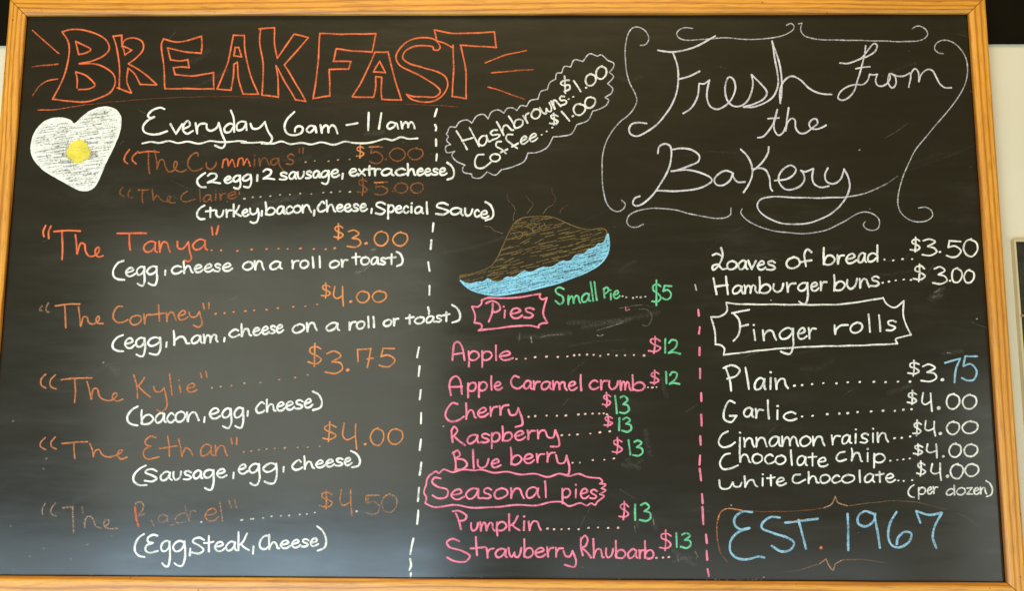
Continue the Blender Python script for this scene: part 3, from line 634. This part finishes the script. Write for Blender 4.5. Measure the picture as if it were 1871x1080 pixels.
for t in ('375,385 420,375 445,330 420,265 360,228 310,235 270,285 250,370 245,480 255,600 285,710 330,800 345,860 320,925 250,1000 R6: 210,130 130,220 75,320 50,430 45,550 55,700 80,810 130,870 180,885 225,855 235,820 205,790',
          '820,240 760,232 705,255 685,290 710,325 780,340 900,335 1050,322 1150,322 1280,335 1400,330 1520,318 1630,285 1685,245 1685,215 1655,198 1622,212',
          'R5: 40,192 68,185 | 58,240 85,285 150,310 250,320 500,325 700,330 900,335 1000,330 1060,310 1088,275 1075,240 1030,210 995,210 965,228',
          'R5: 1215,432 1180,428 1148,400 1150,365 1190,328 1250,325 1320,360 1380,430 1410,520 1410,610 1380,710 1300,840 1200,960 1150,1020 R7: 1050,250 970,360 920,470 880,570 852,680 850,780 880,850 940,895 1020,912 1090,900 1128,860 1115,815 1075,793 1015,800',
          'R6: 385,990 330,1012 275,1005 248,970 265,920 330,880 430,860 540,858 650,872 760,900 880,925 1000,940 1060,935 1100,910 1105,855',
          'R6: 1195,862 1185,890 1220,940 1300,990 1400,1030 1550,1055 1700,1065 R7: 200,995 300,965 400,915 500,855 580,832 650,850 695,900 690,960 650,980 590,968 565,935 580,912'):
    q = line('scroll_flourish', 'lilac', 2.8, .58); S(q, 'R4', t); q.build()

# ---- pies
q = line('pie_heading', 'green', 4.6, .95)
S(q, 'M1', '937,882 900,868 868,892 880,920 925,945 932,985 905,1005 870,980;1155,828 1175,980;1185,825 1205,972;1262,880 1268,952;1262,885 1286,869 1303,888 1288,912 1268,924;1318,922 1318,970;1317,893 1319,893'); W(q, 'M1', 'ma', '968 1080 1150', 1006, 985, 68); W(q, 'M1', 'e', '1335 1390', 960, 955, 62)
DOTS(q, 'M1', '1415,942 1445,950 1500,955 1530,948 1562,950 1600,945', 1.6, col='grey'); GS(q, 'M1', '$ 1650 1730 815 1010/5 1740 1815 855 965'); q.build()
q = line('box_border', 'pink', 4.6); S(q, 'M2', '300,145 340,130 500,130 700,102 | 695,125 715,140 745,128 | 725,200 722,240 748,300 | 710,305 690,318 690,332 | 620,318 500,325 380,340 278,352 | 300,335 295,310 250,298 | 255,250 235,188 | 275,190 300,165 300,145'); q.build()
q = line('pie_heading', 'pink', 5.0); S(q, 'M2', '375,170 372,230 348,292;332,165 370,150 415,172 425,205 395,225 372,222;460,215 455,262;450,190 452,190'); W(q, 'M2', 'es', '488 585 662', 268, 262, 64); q.build()
def pie(parts): 
    q = line('pie_name', 'pink', 5.0, .95)
    for k in parts:
        if k[0] == 'S': S(q, k[1], k[2])
        else: W(q, *k[1:])
    q.build()
def price2(reg, d, one, num, size=4.8):
    q = line('price', 'pink', size, .95); GS(q, reg, d, w=4.2); S(q, reg, one, col='green'); GS(q, reg, num, col='green'); q.build()
def leader(reg, t, col='pink', r=1.8):
    q = line('dot_leader', col, 3, .95); DOTS(q, reg, t, r); q.build(True)
INK['palepink'] = lin((250, 200, 190))
pie([('S', 'M2', '100,555 105,480 115,440 140,430 165,460 182,555;105,515 175,505'), ('W', 'M2', 'pple', '205 295 382 415 510', 555, 555, 62, 1.7, .8)])
leader('M2', '537,547 600,545 665,535 743,531 820,533 886,530 932,522 968,519 1020,517 1065,519 1110,527 1165,516 1222,523 1280,522 1340,520 1410,523', 'palepink')
price2('M2', '$ 1438 1528 392 508', '1555,410 1555,503', '2 1575 1657 415 512')
pie([('S', 'M2', '88,795 80,720 95,680 125,665 150,690 165,785;80,740 165,735;555,672 525,662 500,700 510,735 545,750 582,730'), ('W', 'M2', 'pple', '200 275 350 385 437', 768, 757, 56, 1.6, .8), ('W', 'M2', 'aramel', '585 648 705 785 890 955 1000', 752, 762, 56, 1.85), ('W', 'M2', 'crumb', '1033 1105 1165 1245 1325 1420', 752, 764, 60, 1.75)])
leader('M2', '1437,742 1467,742 1495,740', 'palepink', 1.5)
price2('M2', '$ 1450 1514 625 722', '1560,635 1562,715', '2 1582 1652 638 722')
pie([('S', 'M3', '320,130 290,122 255,165 248,205 275,235 330,225 360,205;632,165 645,195 675,192 692,155 | 715,220 715,255 675,270'), ('W', 'M3', 'herr', '368 440 512 570 632', 222, 187, 54, 1.75)])
leader('M3', '755,207 795,203 865,200 927,201 982,199 1058,193 1100,190 1145,188 1185,188 1213,186 1232,192', 'palepink')
price2('M3', '$ 1205 1257 62 145', '1283,80 1293,185', '3 1310 1368 80 187')
pie([('S', 'M3', '285,285 285,320 290,362;283,295 300,268 320,290 298,325 | 330,355 365,380;858,300 872,332 905,332 917,290 | 940,350 940,385 890,390'), ('W', 'M3', 'aspberr', '378 458 525 590 665 742 800 855', 372, 336, 52, 1.7, .75)])
leader('M3', '957,320 1003,318 1053,315 1132,310 1190,302 1250,296', 'palepink')
price2('M3', '$ 1213 1268 198 268', '1308,215 1308,290', '3 1325 1384 212 298')
pie([('S', 'M3', '295,425 308,470 310,525;290,432 320,412 335,440 305,465 | 360,470 380,500 350,528 305,530;415,410 420,520;922,440 938,490 972,487 987,445 | 1003,520 995,560 950,555'), ('W', 'M3', 'ue', '440 525 582', 522, 515, 52), ('W', 'M3', 'berr', '642 722 795 858 918', 500, 478, 54, 1.85)])
leader('M3', '1023,488 1067,487 1147,472 1217,470 1275,462', 'palepink')
price2('M3', '$ 1265 1327 335 435', '1365,350 1375,438', '3 1393 1452 350 445')
q = line('box_border', 'pink', 4.4); S(q, 'M3', '150,565 190,540 205,552 235,530 290,545 350,530 420,535 470,530 540,550 620,542 700,560 790,555 870,575 940,555 1000,570 1060,555 1110,575 1190,582 | 1205,600 1190,615 | 1225,620 1200,645 | 1225,655 1190,680 | 1215,690 1175,725 | 1160,745 1135,735 1110,750 1070,735 1000,752 960,730 890,728 800,750 700,745 560,758 400,762 300,745 180,760 125,735 | 130,700 115,670 130,620 135,590 150,565'); q.build()
q = line('pie_heading', 'pink', 4.8); S(q, 'M3', '218,585 180,580 165,605 200,635 260,655 255,695 200,705 168,688'); W(q, 'M3', 'easonal', '277 368 468 540 640 735 830 885', 712, 700, 62, 1.55); W(q, 'M3', 'pies', '955 1020 1068 1125 1175', 700, 708, 55, 1.5, .7); q.build()
pie([('S', 'M4', '310,330 330,380 342,425;292,318 330,315 375,345 362,370 328,378'), ('W', 'M4', 'umpkin', '400 455 555 630 705 752 830', 438, 430, 52, 1.85, .6)])
leader('M4', '870,423 910,427 955,427 1000,425 1060,427 1120,418 1178,416 1240,419 1300,418', 'palepink')
price2('M4', '$ 1305 1367 258 365', '1405,275 1405,370', '3 1432 1502 270 375')
pie([('S', 'M4', '330,500 290,485 255,505 270,535 350,560 395,590 370,625 300,620 258,600;432,475 440,585;400,545 490,535;968,560 982,592 1008,592 1022,560 | 1045,620 1035,655 975,645;1075,480 1075,540 1085,585;1073,492 1100,465 1115,490 1100,530 1080,540 | 1110,565 1135,600'), ('W', 'M4', 'rawberr', '492 548 630 722 790 862 912 966', 600, 594, 56, 1.95), ('W', 'M4', 'hubarb', '1145 1222 1280 1358 1425 1460 1520', 600, 606, 54, 2.0)])
leader('M4', '1535,602 1575,600 1610,597', 'palepink')
price2('M4', '$ 1553 1627 435 555', '1655,450 1660,535', '3 1685 1747 450 540')

# ---- bread and rolls
def roll(parts, a=.95, w=4.8):
    q = line('bakery_item', 'white', w, a)
    for k in parts:
        if k[0] == 'S': S(q, k[1], k[2])
        else: W(q, *k[1:])
    q.build()
def price3(reg, spec, dot, a=.95, r=2.4):
    q = line('price', 'white', 4.2, a); GS(q, reg, spec); DOTS(q, reg, dot, r); q.build()
roll([('S', 'P5', '185,105 196,150 170,210 138,236 135,215 165,205 195,232 215,228;135,150 160,140 188,152;720,132 695,115 677,140 685,215;650,190 720,180'), ('W', 'P5', 'oaves', '218 285 345 395 452 508', 232, 235, 50), ('W', 'P5', 'o', '568 650', 226, 226, 62), ('W', 'P5', 'bread', '783 865 915 990 1045 1112', 206, 186, 54, 1.8)])
leader('P5', '1148,175 1200,180 1255,172 1312,172', 'white'); price3('P5', '$ 1300 1362 45 130/3 1370 1457 55 150/5 1515 1602 65 160/0 1615 1697 55 155', '1475,130')
roll([('S', 'P5', '140,285 160,380;215,275 225,380;150,335 225,325'), ('W', 'P5', 'amburger', '250 322 405 490 565 635 712 765 808', 378, 356, 50, 1.85, 1.5), ('W', 'P5', 'buns', '845 925 998 1065 1122', 360, 328, 54, 1.8)])
leader('P5', '1138,312 1175,305 1215,298 1262,293 1305,295', 'white'); price3('P5', '$ 1315 1392 200 302/3 1435 1517 220 318/0 1545 1607 225 310/0 1618 1677 235 312', '1535,300')
q = line('box_border', 'white', 3.9, .95); S(q, 'P5', '215,430 300,438 500,440 700,442 900,438 1030,420 1140,402 | 1160,435 1210,458 1262,420 | 1260,500 1275,560 1305,620 | 1250,632 1215,645 1225,672 | 1000,682 700,690 450,708 200,738 | 205,700 185,680 152,675 | 150,600 125,515 | 180,510 220,480 215,430'); q.build()
q = line('rolls_heading', 'white', 4.6, .95); S(q, 'P5', '250,492 300,480 350,472;258,490 290,530 298,580 285,625 258,655;295,570 345,560;378,590 386,650;377,562 379,562'); W(q, 'P5', 'nger', '428 522 632 695 745', 655, 638, 64, 1.7, 1.25); W(q, 'P5', 'rolls', '840 945 1030 1092 1155 1220', 616, 590, 56, 1.75); q.build()
roll([('S', 'P6', '212,100 235,170 245,240;200,105 250,90 295,115 275,150 222,170;330,105 350,230'), ('W', 'P6', 'ain', '378 455 502 580', 235, 226, 66)])
leader('P6', '618,210 663,207 722,201 788,195 866,196 932,190 1003,188 1086,187 1155,189 1228,186 1299,186', 'white', 2.0); price3('P6', '$ 1285 1357 62 150/3 1363 1457 85 185', '1490,175', 1.0, 3.4)
q = line('price', 'blue', 4.6, .85, 'blue cents rewritten over the white price'); S(q, 'P6', '1505,75 1595,50 | 1570,110 1562,190'); GS(q, 'P6', '5 1605 1698 33 180'); q.build()
roll([('S', 'P6', '265,312 235,300 205,355 205,410 245,425 272,395;235,387 277,388'), ('W', 'P6', 'arlic', '318 382 440 492 550 632', 392, 418, 52, 2.0)])
leader('P6', '663,392 725,388 812,378 882,375 932,372 990,366 1070,362 1140,358 1210,359 1260,352 1308,349', 'white', 2.0); price3('P6', '$ 1283 1340 240 322/4 1368 1432 255 360/0 1513 1592 258 345/0 1608 1692 262 345', '1468,342', .95, 3.4)
roll([('S', 'P6', '225,480 190,500 172,545 195,572 240,565 267,545'), ('W', 'P6', 'innamon', '278 318 388 465 542 650 722 798', 572, 562, 54), ('W', 'P6', 'raisin', '830 895 958 1003 1062 1103 1170', 558, 540, 54)], .97, 4.5)
leader('P6', '1208,520 1250,518 1300,510', 'white'); price3('P6', '$ 1315 1367 415 505/4 1385 1452 420 508/0 1513 1592 420 495/0 1608 1702 418 490', '1478,492', .92, 2.8)
roll([('S', 'P6', '238,610 205,620 178,665 195,700 240,700 285,680;915,600 880,610 865,640 880,655 922,645'), ('W', 'P6', 'hocolate', '290 368 438 505 575 630 698 752 812', 660, 688, 52, 1.6), ('W', 'P6', 'hip', '950 1025 1080 1155', 652, 665, 50, 1.4, .7)], .97, 4.5)
leader('P6', '1183,653 1225,648 1260,645 1298,640', 'white', 1.5); price3('P6', '$ 1318 1377 553 622/4 1395 1464 555 635/0 1528 1600 550 630/0 1618 1700 555 625', '1495,627', .9)
roll([('S', 'P6', '175,768 185,815 230,815 255,780 | 265,805 295,805 306,782;652,735 615,740 608,775 635,785 682,765'), ('W', 'P6', 'hite', '320 410 455 508 567', 808, 796, 44, 1.5), ('W', 'P6', 'hocolate', '695 768 835 895 980 1030 1095 1150 1210', 785, 778, 46, 1.5)], .95, 4.4)
leader('P6', '1230,770 1262,772 1312,768', 'white'); price3('P6', '$ 1335 1392 655 742/4 1423 1487 670 768/0 1538 1614 670 755/0 1623 1707 670 745', '1520,745', .9, 2.8)
q = line('side_note', 'white', 3.8, .85); GS(q, 'P6', '( 1285 1325 795 868/) 1745 1786 770 866'); W(q, 'P6', 'per', '1345 1400 1432 1462', 852, 845, 40, 1.5, .7); W(q, 'P6', 'dozen', '1512 1572 1632 1672 1712 1750', 857, 848, 40, 1.45); q.build()

# ---- EST. 1967 in its bracket
for t in ('350,295 300,292 255,325 250,360 280,390 335,385 | 270,410 228,460 230,520 270,555 330,558 385,545 418,550', '505,325 450,325 405,360 405,385 460,410 550,440 585,470 565,505 510,515 460,485', '535,355 620,345 718,332;610,340 630,420 652,500',
          '885,305 888,508', '1030,305 980,290 942,325 945,360 985,375 1030,345 1040,305;1035,315 1050,400 1065,495', '1158,295 1120,360 1112,430 1130,480 1170,492 1230,460 1240,415 1205,405 1165,440 1160,475', '1290,355 1268,290 | 1340,310 1410,300 | 1370,380 1360,440 1380,495'):
    q = line('footer_letter', 'blue', 5.6, .82); S(q, 'P7', t)
    if t.startswith('535'): S(q, 'P7', '565,350 620,338', col='orange', w=3, a=.7)
    q.build()
q = line('footer_letter', 'orange', 5, .95); DOTS(q, 'P7', '735,495', 3.2); q.build()
q = line('bracket_flourish', 'amber', 3.0, .5); S(q, 'P7', '155,450 155,350 175,295 215,275 290,285', a=(.4, .85)); S(q, 'P7', '155,450 175,525 215,580', a=(.35, .08)); S(q, 'P7', '290,285 350,290 500,292 650,285 750,272', a=(.25, .15), w=2.2); S(q, 'P7', '750,272 795,250 815,208 | 830,240 880,260', a=.7, w=3, col='tan'); S(q, 'P7', '880,260 1000,245 1150,232 1300,245 1430,280', a=(.35, .15), w=2.2, col='tan'); q.build()
q = line('bracket_flourish', 'tan', 3, .6); S(q, 'P7', '510,632 620,618 725,585', a=(.1, .3), w=2.2); S(q, 'P7', '725,585 762,558 | 780,595 803,620 815,590 850,565', a=.75); S(q, 'P7', '850,565 950,560 1100,580', a=(.4, .1), w=2.2); q.build()

# ---- the heart-shaped egg
heart = bpy.data.objects.new('egg_drawing', None); C.objects.link(heart); adopt(heart)
heart['label'] = 'heart-shaped fried egg drawn in white and yellow'
HP = parse('L1', '425,210 390,180 330,162 250,165 180,195 120,260 90,330 80,420 100,490 160,560 250,620 350,680 440,725 480,742 545,742 590,710 640,610 700,480 750,370 790,280 802,200 795,140 760,95 700,72 640,75 560,105 490,155 425,210')
HO = spline(HP[:1] + HP[1:-1] + HP[-1:], 2)[0]
yc = (40 + 460 / 4.455, 180 + 430 / 4.455)
YP = [(yc[0] + (20.5 + 1.6 * math.sin(5 * t) + rnd.uniform(-.7, .7)) * math.cos(t), yc[1] + (20.5 + 1.4 * math.sin(4 * t + 1)) * math.sin(t)) for t in [k / 40 * 2 * math.pi for k in range(40)]]
def attach(o, par):
    o.parent = par; o.matrix_parent_inverse = Matrix.Identity(4); return o
SubPen = Pen
q = SubPen('egg_white', 'white', 4, 1.0, None, heart)
q.fill(HO, .42)
hatch(q, HO, math.radians(-8), 3.3, 3.9, 10, 42, 5, .97, .9, YP, keep=.93); hatch(q, HO, math.radians(-26), 7, 3.2, 10, 26, 30, .95, .8, YP, keep=.5); hatch(q, HO, math.radians(6), 8, 3.0, 10, 22, 30, .95, .8, YP, keep=.4)
q.ribbon([(x + 1.9 * (yc[0] - x) / 40, y + 1.9 * (yc[1] - y) / 40) for x, y in HO], w=5, a=.9)
q.ribbon(HO, w=5.2, a=1.0); q.ribbon([(56.5, 272), (60, 272.6)], w=3); q.build()
q = SubPen('egg_yolk', 'yellow', 4, 1.0, None, heart)
q.fill(YP, .97, None, 0.00042)
for k in range(26):
    t = rnd.uniform(0, 6.28); r = 19.5; L2 = rnd.uniform(2, 5)
    x, y = yc[0] + r * math.cos(t), yc[1] + r * math.sin(t); q.ribbon([(x - L2, y + L2 * .25), (x, y), (x + L2, y - L2 * .25)], w=2.2, a=.9)
q.v = [(x, y - 0.00035, z) for x, y, z in q.v]
q.build()

# ---- the pie in its blue dish
piedraw = bpy.data.objects.new('pie_drawing', None); C.objects.link(piedraw); adopt(piedraw)
piedraw['label'] = 'steaming brown pie in a light blue dish'
SC = '95,815 180,840 270,825 315,800 350,820 430,820 480,785 545,785 620,735 680,745 770,705 850,700 925,655 1000,650 1035,610 1110,595 1140,560 1205,530 1225,515 1270,495 1295,435'
top = parse('M1', '90,800 95,775 160,762 270,735 350,690 400,620 440,530 490,420 540,340 600,305 720,290 850,300 960,345 1060,385 1160,398 1255,388 1285,415 1278,450')
sc = parse('M1', SC)
CR2 = spline(top, 2)[0]
crust = CR2 + list(reversed(sc[:-1]))
q = SubPen('pie_crust', 'brown', 2.6, .85, None, piedraw)
q.fill(crust, .05)
hatch(q, crust, math.radians(-13), 5.0, 2.7, 10, 34, 12, .78, 1.6, keep=.62); hatch(q, crust, math.radians(-24), 10, 2.6, 8, 22, 22, .75, 1.8, keep=.5); hatch(q, crust, math.radians(-6), 13, 2.4, 8, 20, 30, .6, 1.6, keep=.5)
q.ribbon(CR2, w=2.6, a=.9)
S(q, 'M1', '500,430 540,425 590,420 602,445 570,475 555,460 525,425;630,375 660,385 700,440;640,365 690,345 715,360 680,390 700,420;735,352 742,395 770,408 788,370 775,345', w=2.2, a=.9); q.build()
plate = sc + parse('M1', '1305,435 1308,520 1290,600 1230,680 1120,745 960,810 780,865 600,905 450,930 330,930 220,905 140,860 95,815')
q = SubPen('pie_dish', 'sky', 3, 1.0, None, piedraw)
q.fill(plate, .32)
hatch(q, plate, math.radians(-14), 3.3, 3.4, 12, 34, 4.5, .96, .9, keep=.92); hatch(q, plate, math.radians(-23), 6.5, 2.8, 8, 22, 20, .95, .8, keep=.5)
out = spline(parse('M1', '1295,435 1308,520 1290,600 1230,680 1120,745 960,810 780,865 600,905 450,930 330,930 220,905 140,860 95,815'), 2)[0]
q.ribbon(out, w=3.6, a=1.0)
for i in range(len(sc) - 1):
    (x0, y0), (x1, y1) = sc[i], sc[i + 1]; mx, my = (x0 + x1) / 2, (y0 + y1) / 2 + (2.2 if i % 2 == 0 else -1)
    q.ribbon(spline([(x0, y0), (mx, my), (x1, y1)], 1.5)[0], w=3.0, a=.97)
q.build()
for t, a in (('525,325 525,290 540,235 520,195 485,160 475,105', (.32, .08)), ('635,268 670,225 688,190 660,160 625,120', (.32, .12)), ('770,268 800,225 850,190 868,140 845,100 838,65', (.32, .12)), ('440,430 365,405 340,378 290,370', (.36, .18)), ('905,265 920,230 985,195', (.25, .1))):
    q = SubPen('steam_wisp', 'tan', 1.7, .3, None, piedraw); S(q, 'M1', t, a=a); q.build()

# ---- marks left by the eraser, dust
q = line('erased_marks', 'grey', 2.4, .2, 'faint marks left by the eraser'); 
S(q, 'M2', '1270,290 1190,320 1090,350;1260,300 1150,335;1375,205 1430,210 1465,260 1430,320 1400,315;1320,185 1400,175;560,370 552,430;640,390 645,435;700,400 760,385 860,380;1240,200 1310,190', a=.13, w=2.4); S(q, 'M2', '1090,385 1110,392 1130,383', a=.45); S(q, 'M2', '1282,190 1285,215 | 1310,208', a=.6, col='pink', w=2.6); S(q, 'M2', '635,398 642,435', a=.3)
S(q, 'L4', '1005,465 1050,420;940,485 990,470;1010,335 1000,360;1060,300 1100,290', a=.12, w=3.5); S(q, 'M4', '1770,560 1785,590 1775,610;1660,590 1670,625;1400,400 1405,440;1515,360 1520,400', a=.2, w=2.4)
for reg, t in (('M3', '1360,470 1400,500 1440,480;1340,500 1420,520;1470,300 1490,420'), ('M4', '1390,330 1420,400;1500,330 1530,420;1640,560 1760,640;1650,620 1730,600'), ('M2', '560,400 700,390 900,370;900,300 1200,290 1500,230;1000,330 1300,280;1530,690 1560,800'), ('L4', '930,480 1060,400;960,500 1080,300'), ('L5', '600,300 700,340;640,330 690,380'), ('P5', '1420,400 1490,350;1440,410 1480,390'), ('L2', '100,760 400,700;900,250 1000,240'), ('P6', '1500,20 1600,10;1180,250 1300,210')):
    S(q, reg, t, a=.034, w=18)
for k in range(34):
    x, y, an = rnd.uniform(80, 1780), rnd.uniform(70, 1030), rnd.uniform(-.6, .1); L3 = rnd.uniform(30, 130)
    q.ribbon(spline([(x, y), (x + L3 * .5 * math.cos(an), y + L3 * .5 * math.sin(an) + rnd.uniform(-6, 6)), (x + L3 * math.cos(an), y + L3 * math.sin(an))], 3)[0], w=rnd.uniform(6, 22), a=rnd.uniform(.008, .022))
for k in range(40):
    x, y, an = rnd.uniform(60, 1790), rnd.uniform(60, 1040), rnd.uniform(-1.2, .6); L3 = rnd.uniform(10, 50)
    q.ribbon([(x, y), (x + L3 * .5 * math.cos(an), y + L3 * .5 * math.sin(an) + rnd.uniform(-2, 2)), (x + L3 * math.cos(an), y + L3 * math.sin(an))], w=1.2, a=rnd.uniform(.04, .12))
S(q, 'P5', '1440,370 1475,350;1430,400 1470,385', a=.10, w=5); S(q, 'P6', '1520,15 1540,18', a=.4); q.build(True)
q = line('chalk_dust', 'grey', 2, .6)
for reg, t in (('L5', '580,282'), ('P7', '415,660 232,257'), ('R7', '535,328'), ('P5', '1693,525 480,415'), ('M3', '235,265')): DOTS(q, reg, t, 1.1)
for x, y in ((20, 962), (80, 1003), (55, 1017), (80, 857), (85, 838), (25, 1042), (160, 995), (203, 980), (130, 1023), (24, 770)): DOTS(q, 'R1', f'{x * 3.898},{y * 3.898}', 2.0, a=.16)
for k in range(60): DOTS(q, 'R1', f'{rnd.uniform(30, 1800) * 3.898},{rnd.uniform(60, 1040) * 3.898}', rnd.uniform(.4, .7), a=rnd.uniform(.08, .3))
for k in range(26):
    x = rnd.choice([rnd.uniform(40, 1800), rnd.uniform(1290, 1400)]); y = 1051.6 + x * 0.0066 + rnd.uniform(-1.5, .6)
    DOTS(q, 'R1', f'{x * 3.898},{y * 3.898}', rnd.uniform(.4, .8), a=.6)
o = q.build(True)

# ------------------------------------------------------------------ the other framed panel on the wall, only its edge in view
a = pix(1856.5, 436, WALL_Y - 0.02); 
pic = bpy.data.objects.new('framed_panel', None); C.objects.link(pic); pic.location = (a.x, WALL_Y, a.z - 0.62)
pic['label'] = 'dark worn panel in a pale frame on the wall beside the oak frame'; pic['category'] = 'picture frame'
M_PALE = mat_plain('pale_trim', lin((196, 182, 140)), 0.5, 0.06, 20)
M_SLATE = mat_plain('dark_panel', (0.022, 0.018, 0.012), 0.5, 0.7, 60)
tw, th, td = 0.0042, 0.62, 0.012; PWD = 0.46
box('panel', (tw, -td * .45, tw), (PWD - tw, -0.001, th - tw), M_SLATE, pic)
for n_, a_, b_ in (('frame_rail', (0, -td, 0), (tw, -0.0005, th)), ('frame_rail', (PWD - tw, -td, 0), (PWD, -0.0005, th)), ('frame_rail', (tw, -td, th - tw), (PWD - tw, -0.0005, th)), ('frame_rail', (tw, -td, 0), (PWD - tw, -0.0005, tw))):
    box(n_, a_, b_, M_PALE, pic)
M_RUST = mat_plain('rusty_metal', (0.30, 0.15, 0.05), 0.6, 0.3, 200)
nz = pix(1866, 577, WALL_Y - td)
vv = []; ff = []
for r_, y_ in ((0.0, -0.007), (0.0030, -0.0062), (0.0042, -0.004), (0.0026, -0.003), (0.0024, 0.006)):
    for k in range(8): vv.append((r_ * math.cos(k * math.pi / 4) + 0.006, y_ - 0.009, r_ * math.sin(k * math.pi / 4) * 0.8 + nz.z - (a.z - 0.62)))
for i in range(4):
    for k in range(8): ff.append((i * 8 + k, i * 8 + (k + 1) % 8, i * 8 + 8 + (k + 1) % 8, i * 8 + 8 + k))
mesh_obj('nail', vv, ff, M_RUST, pic)
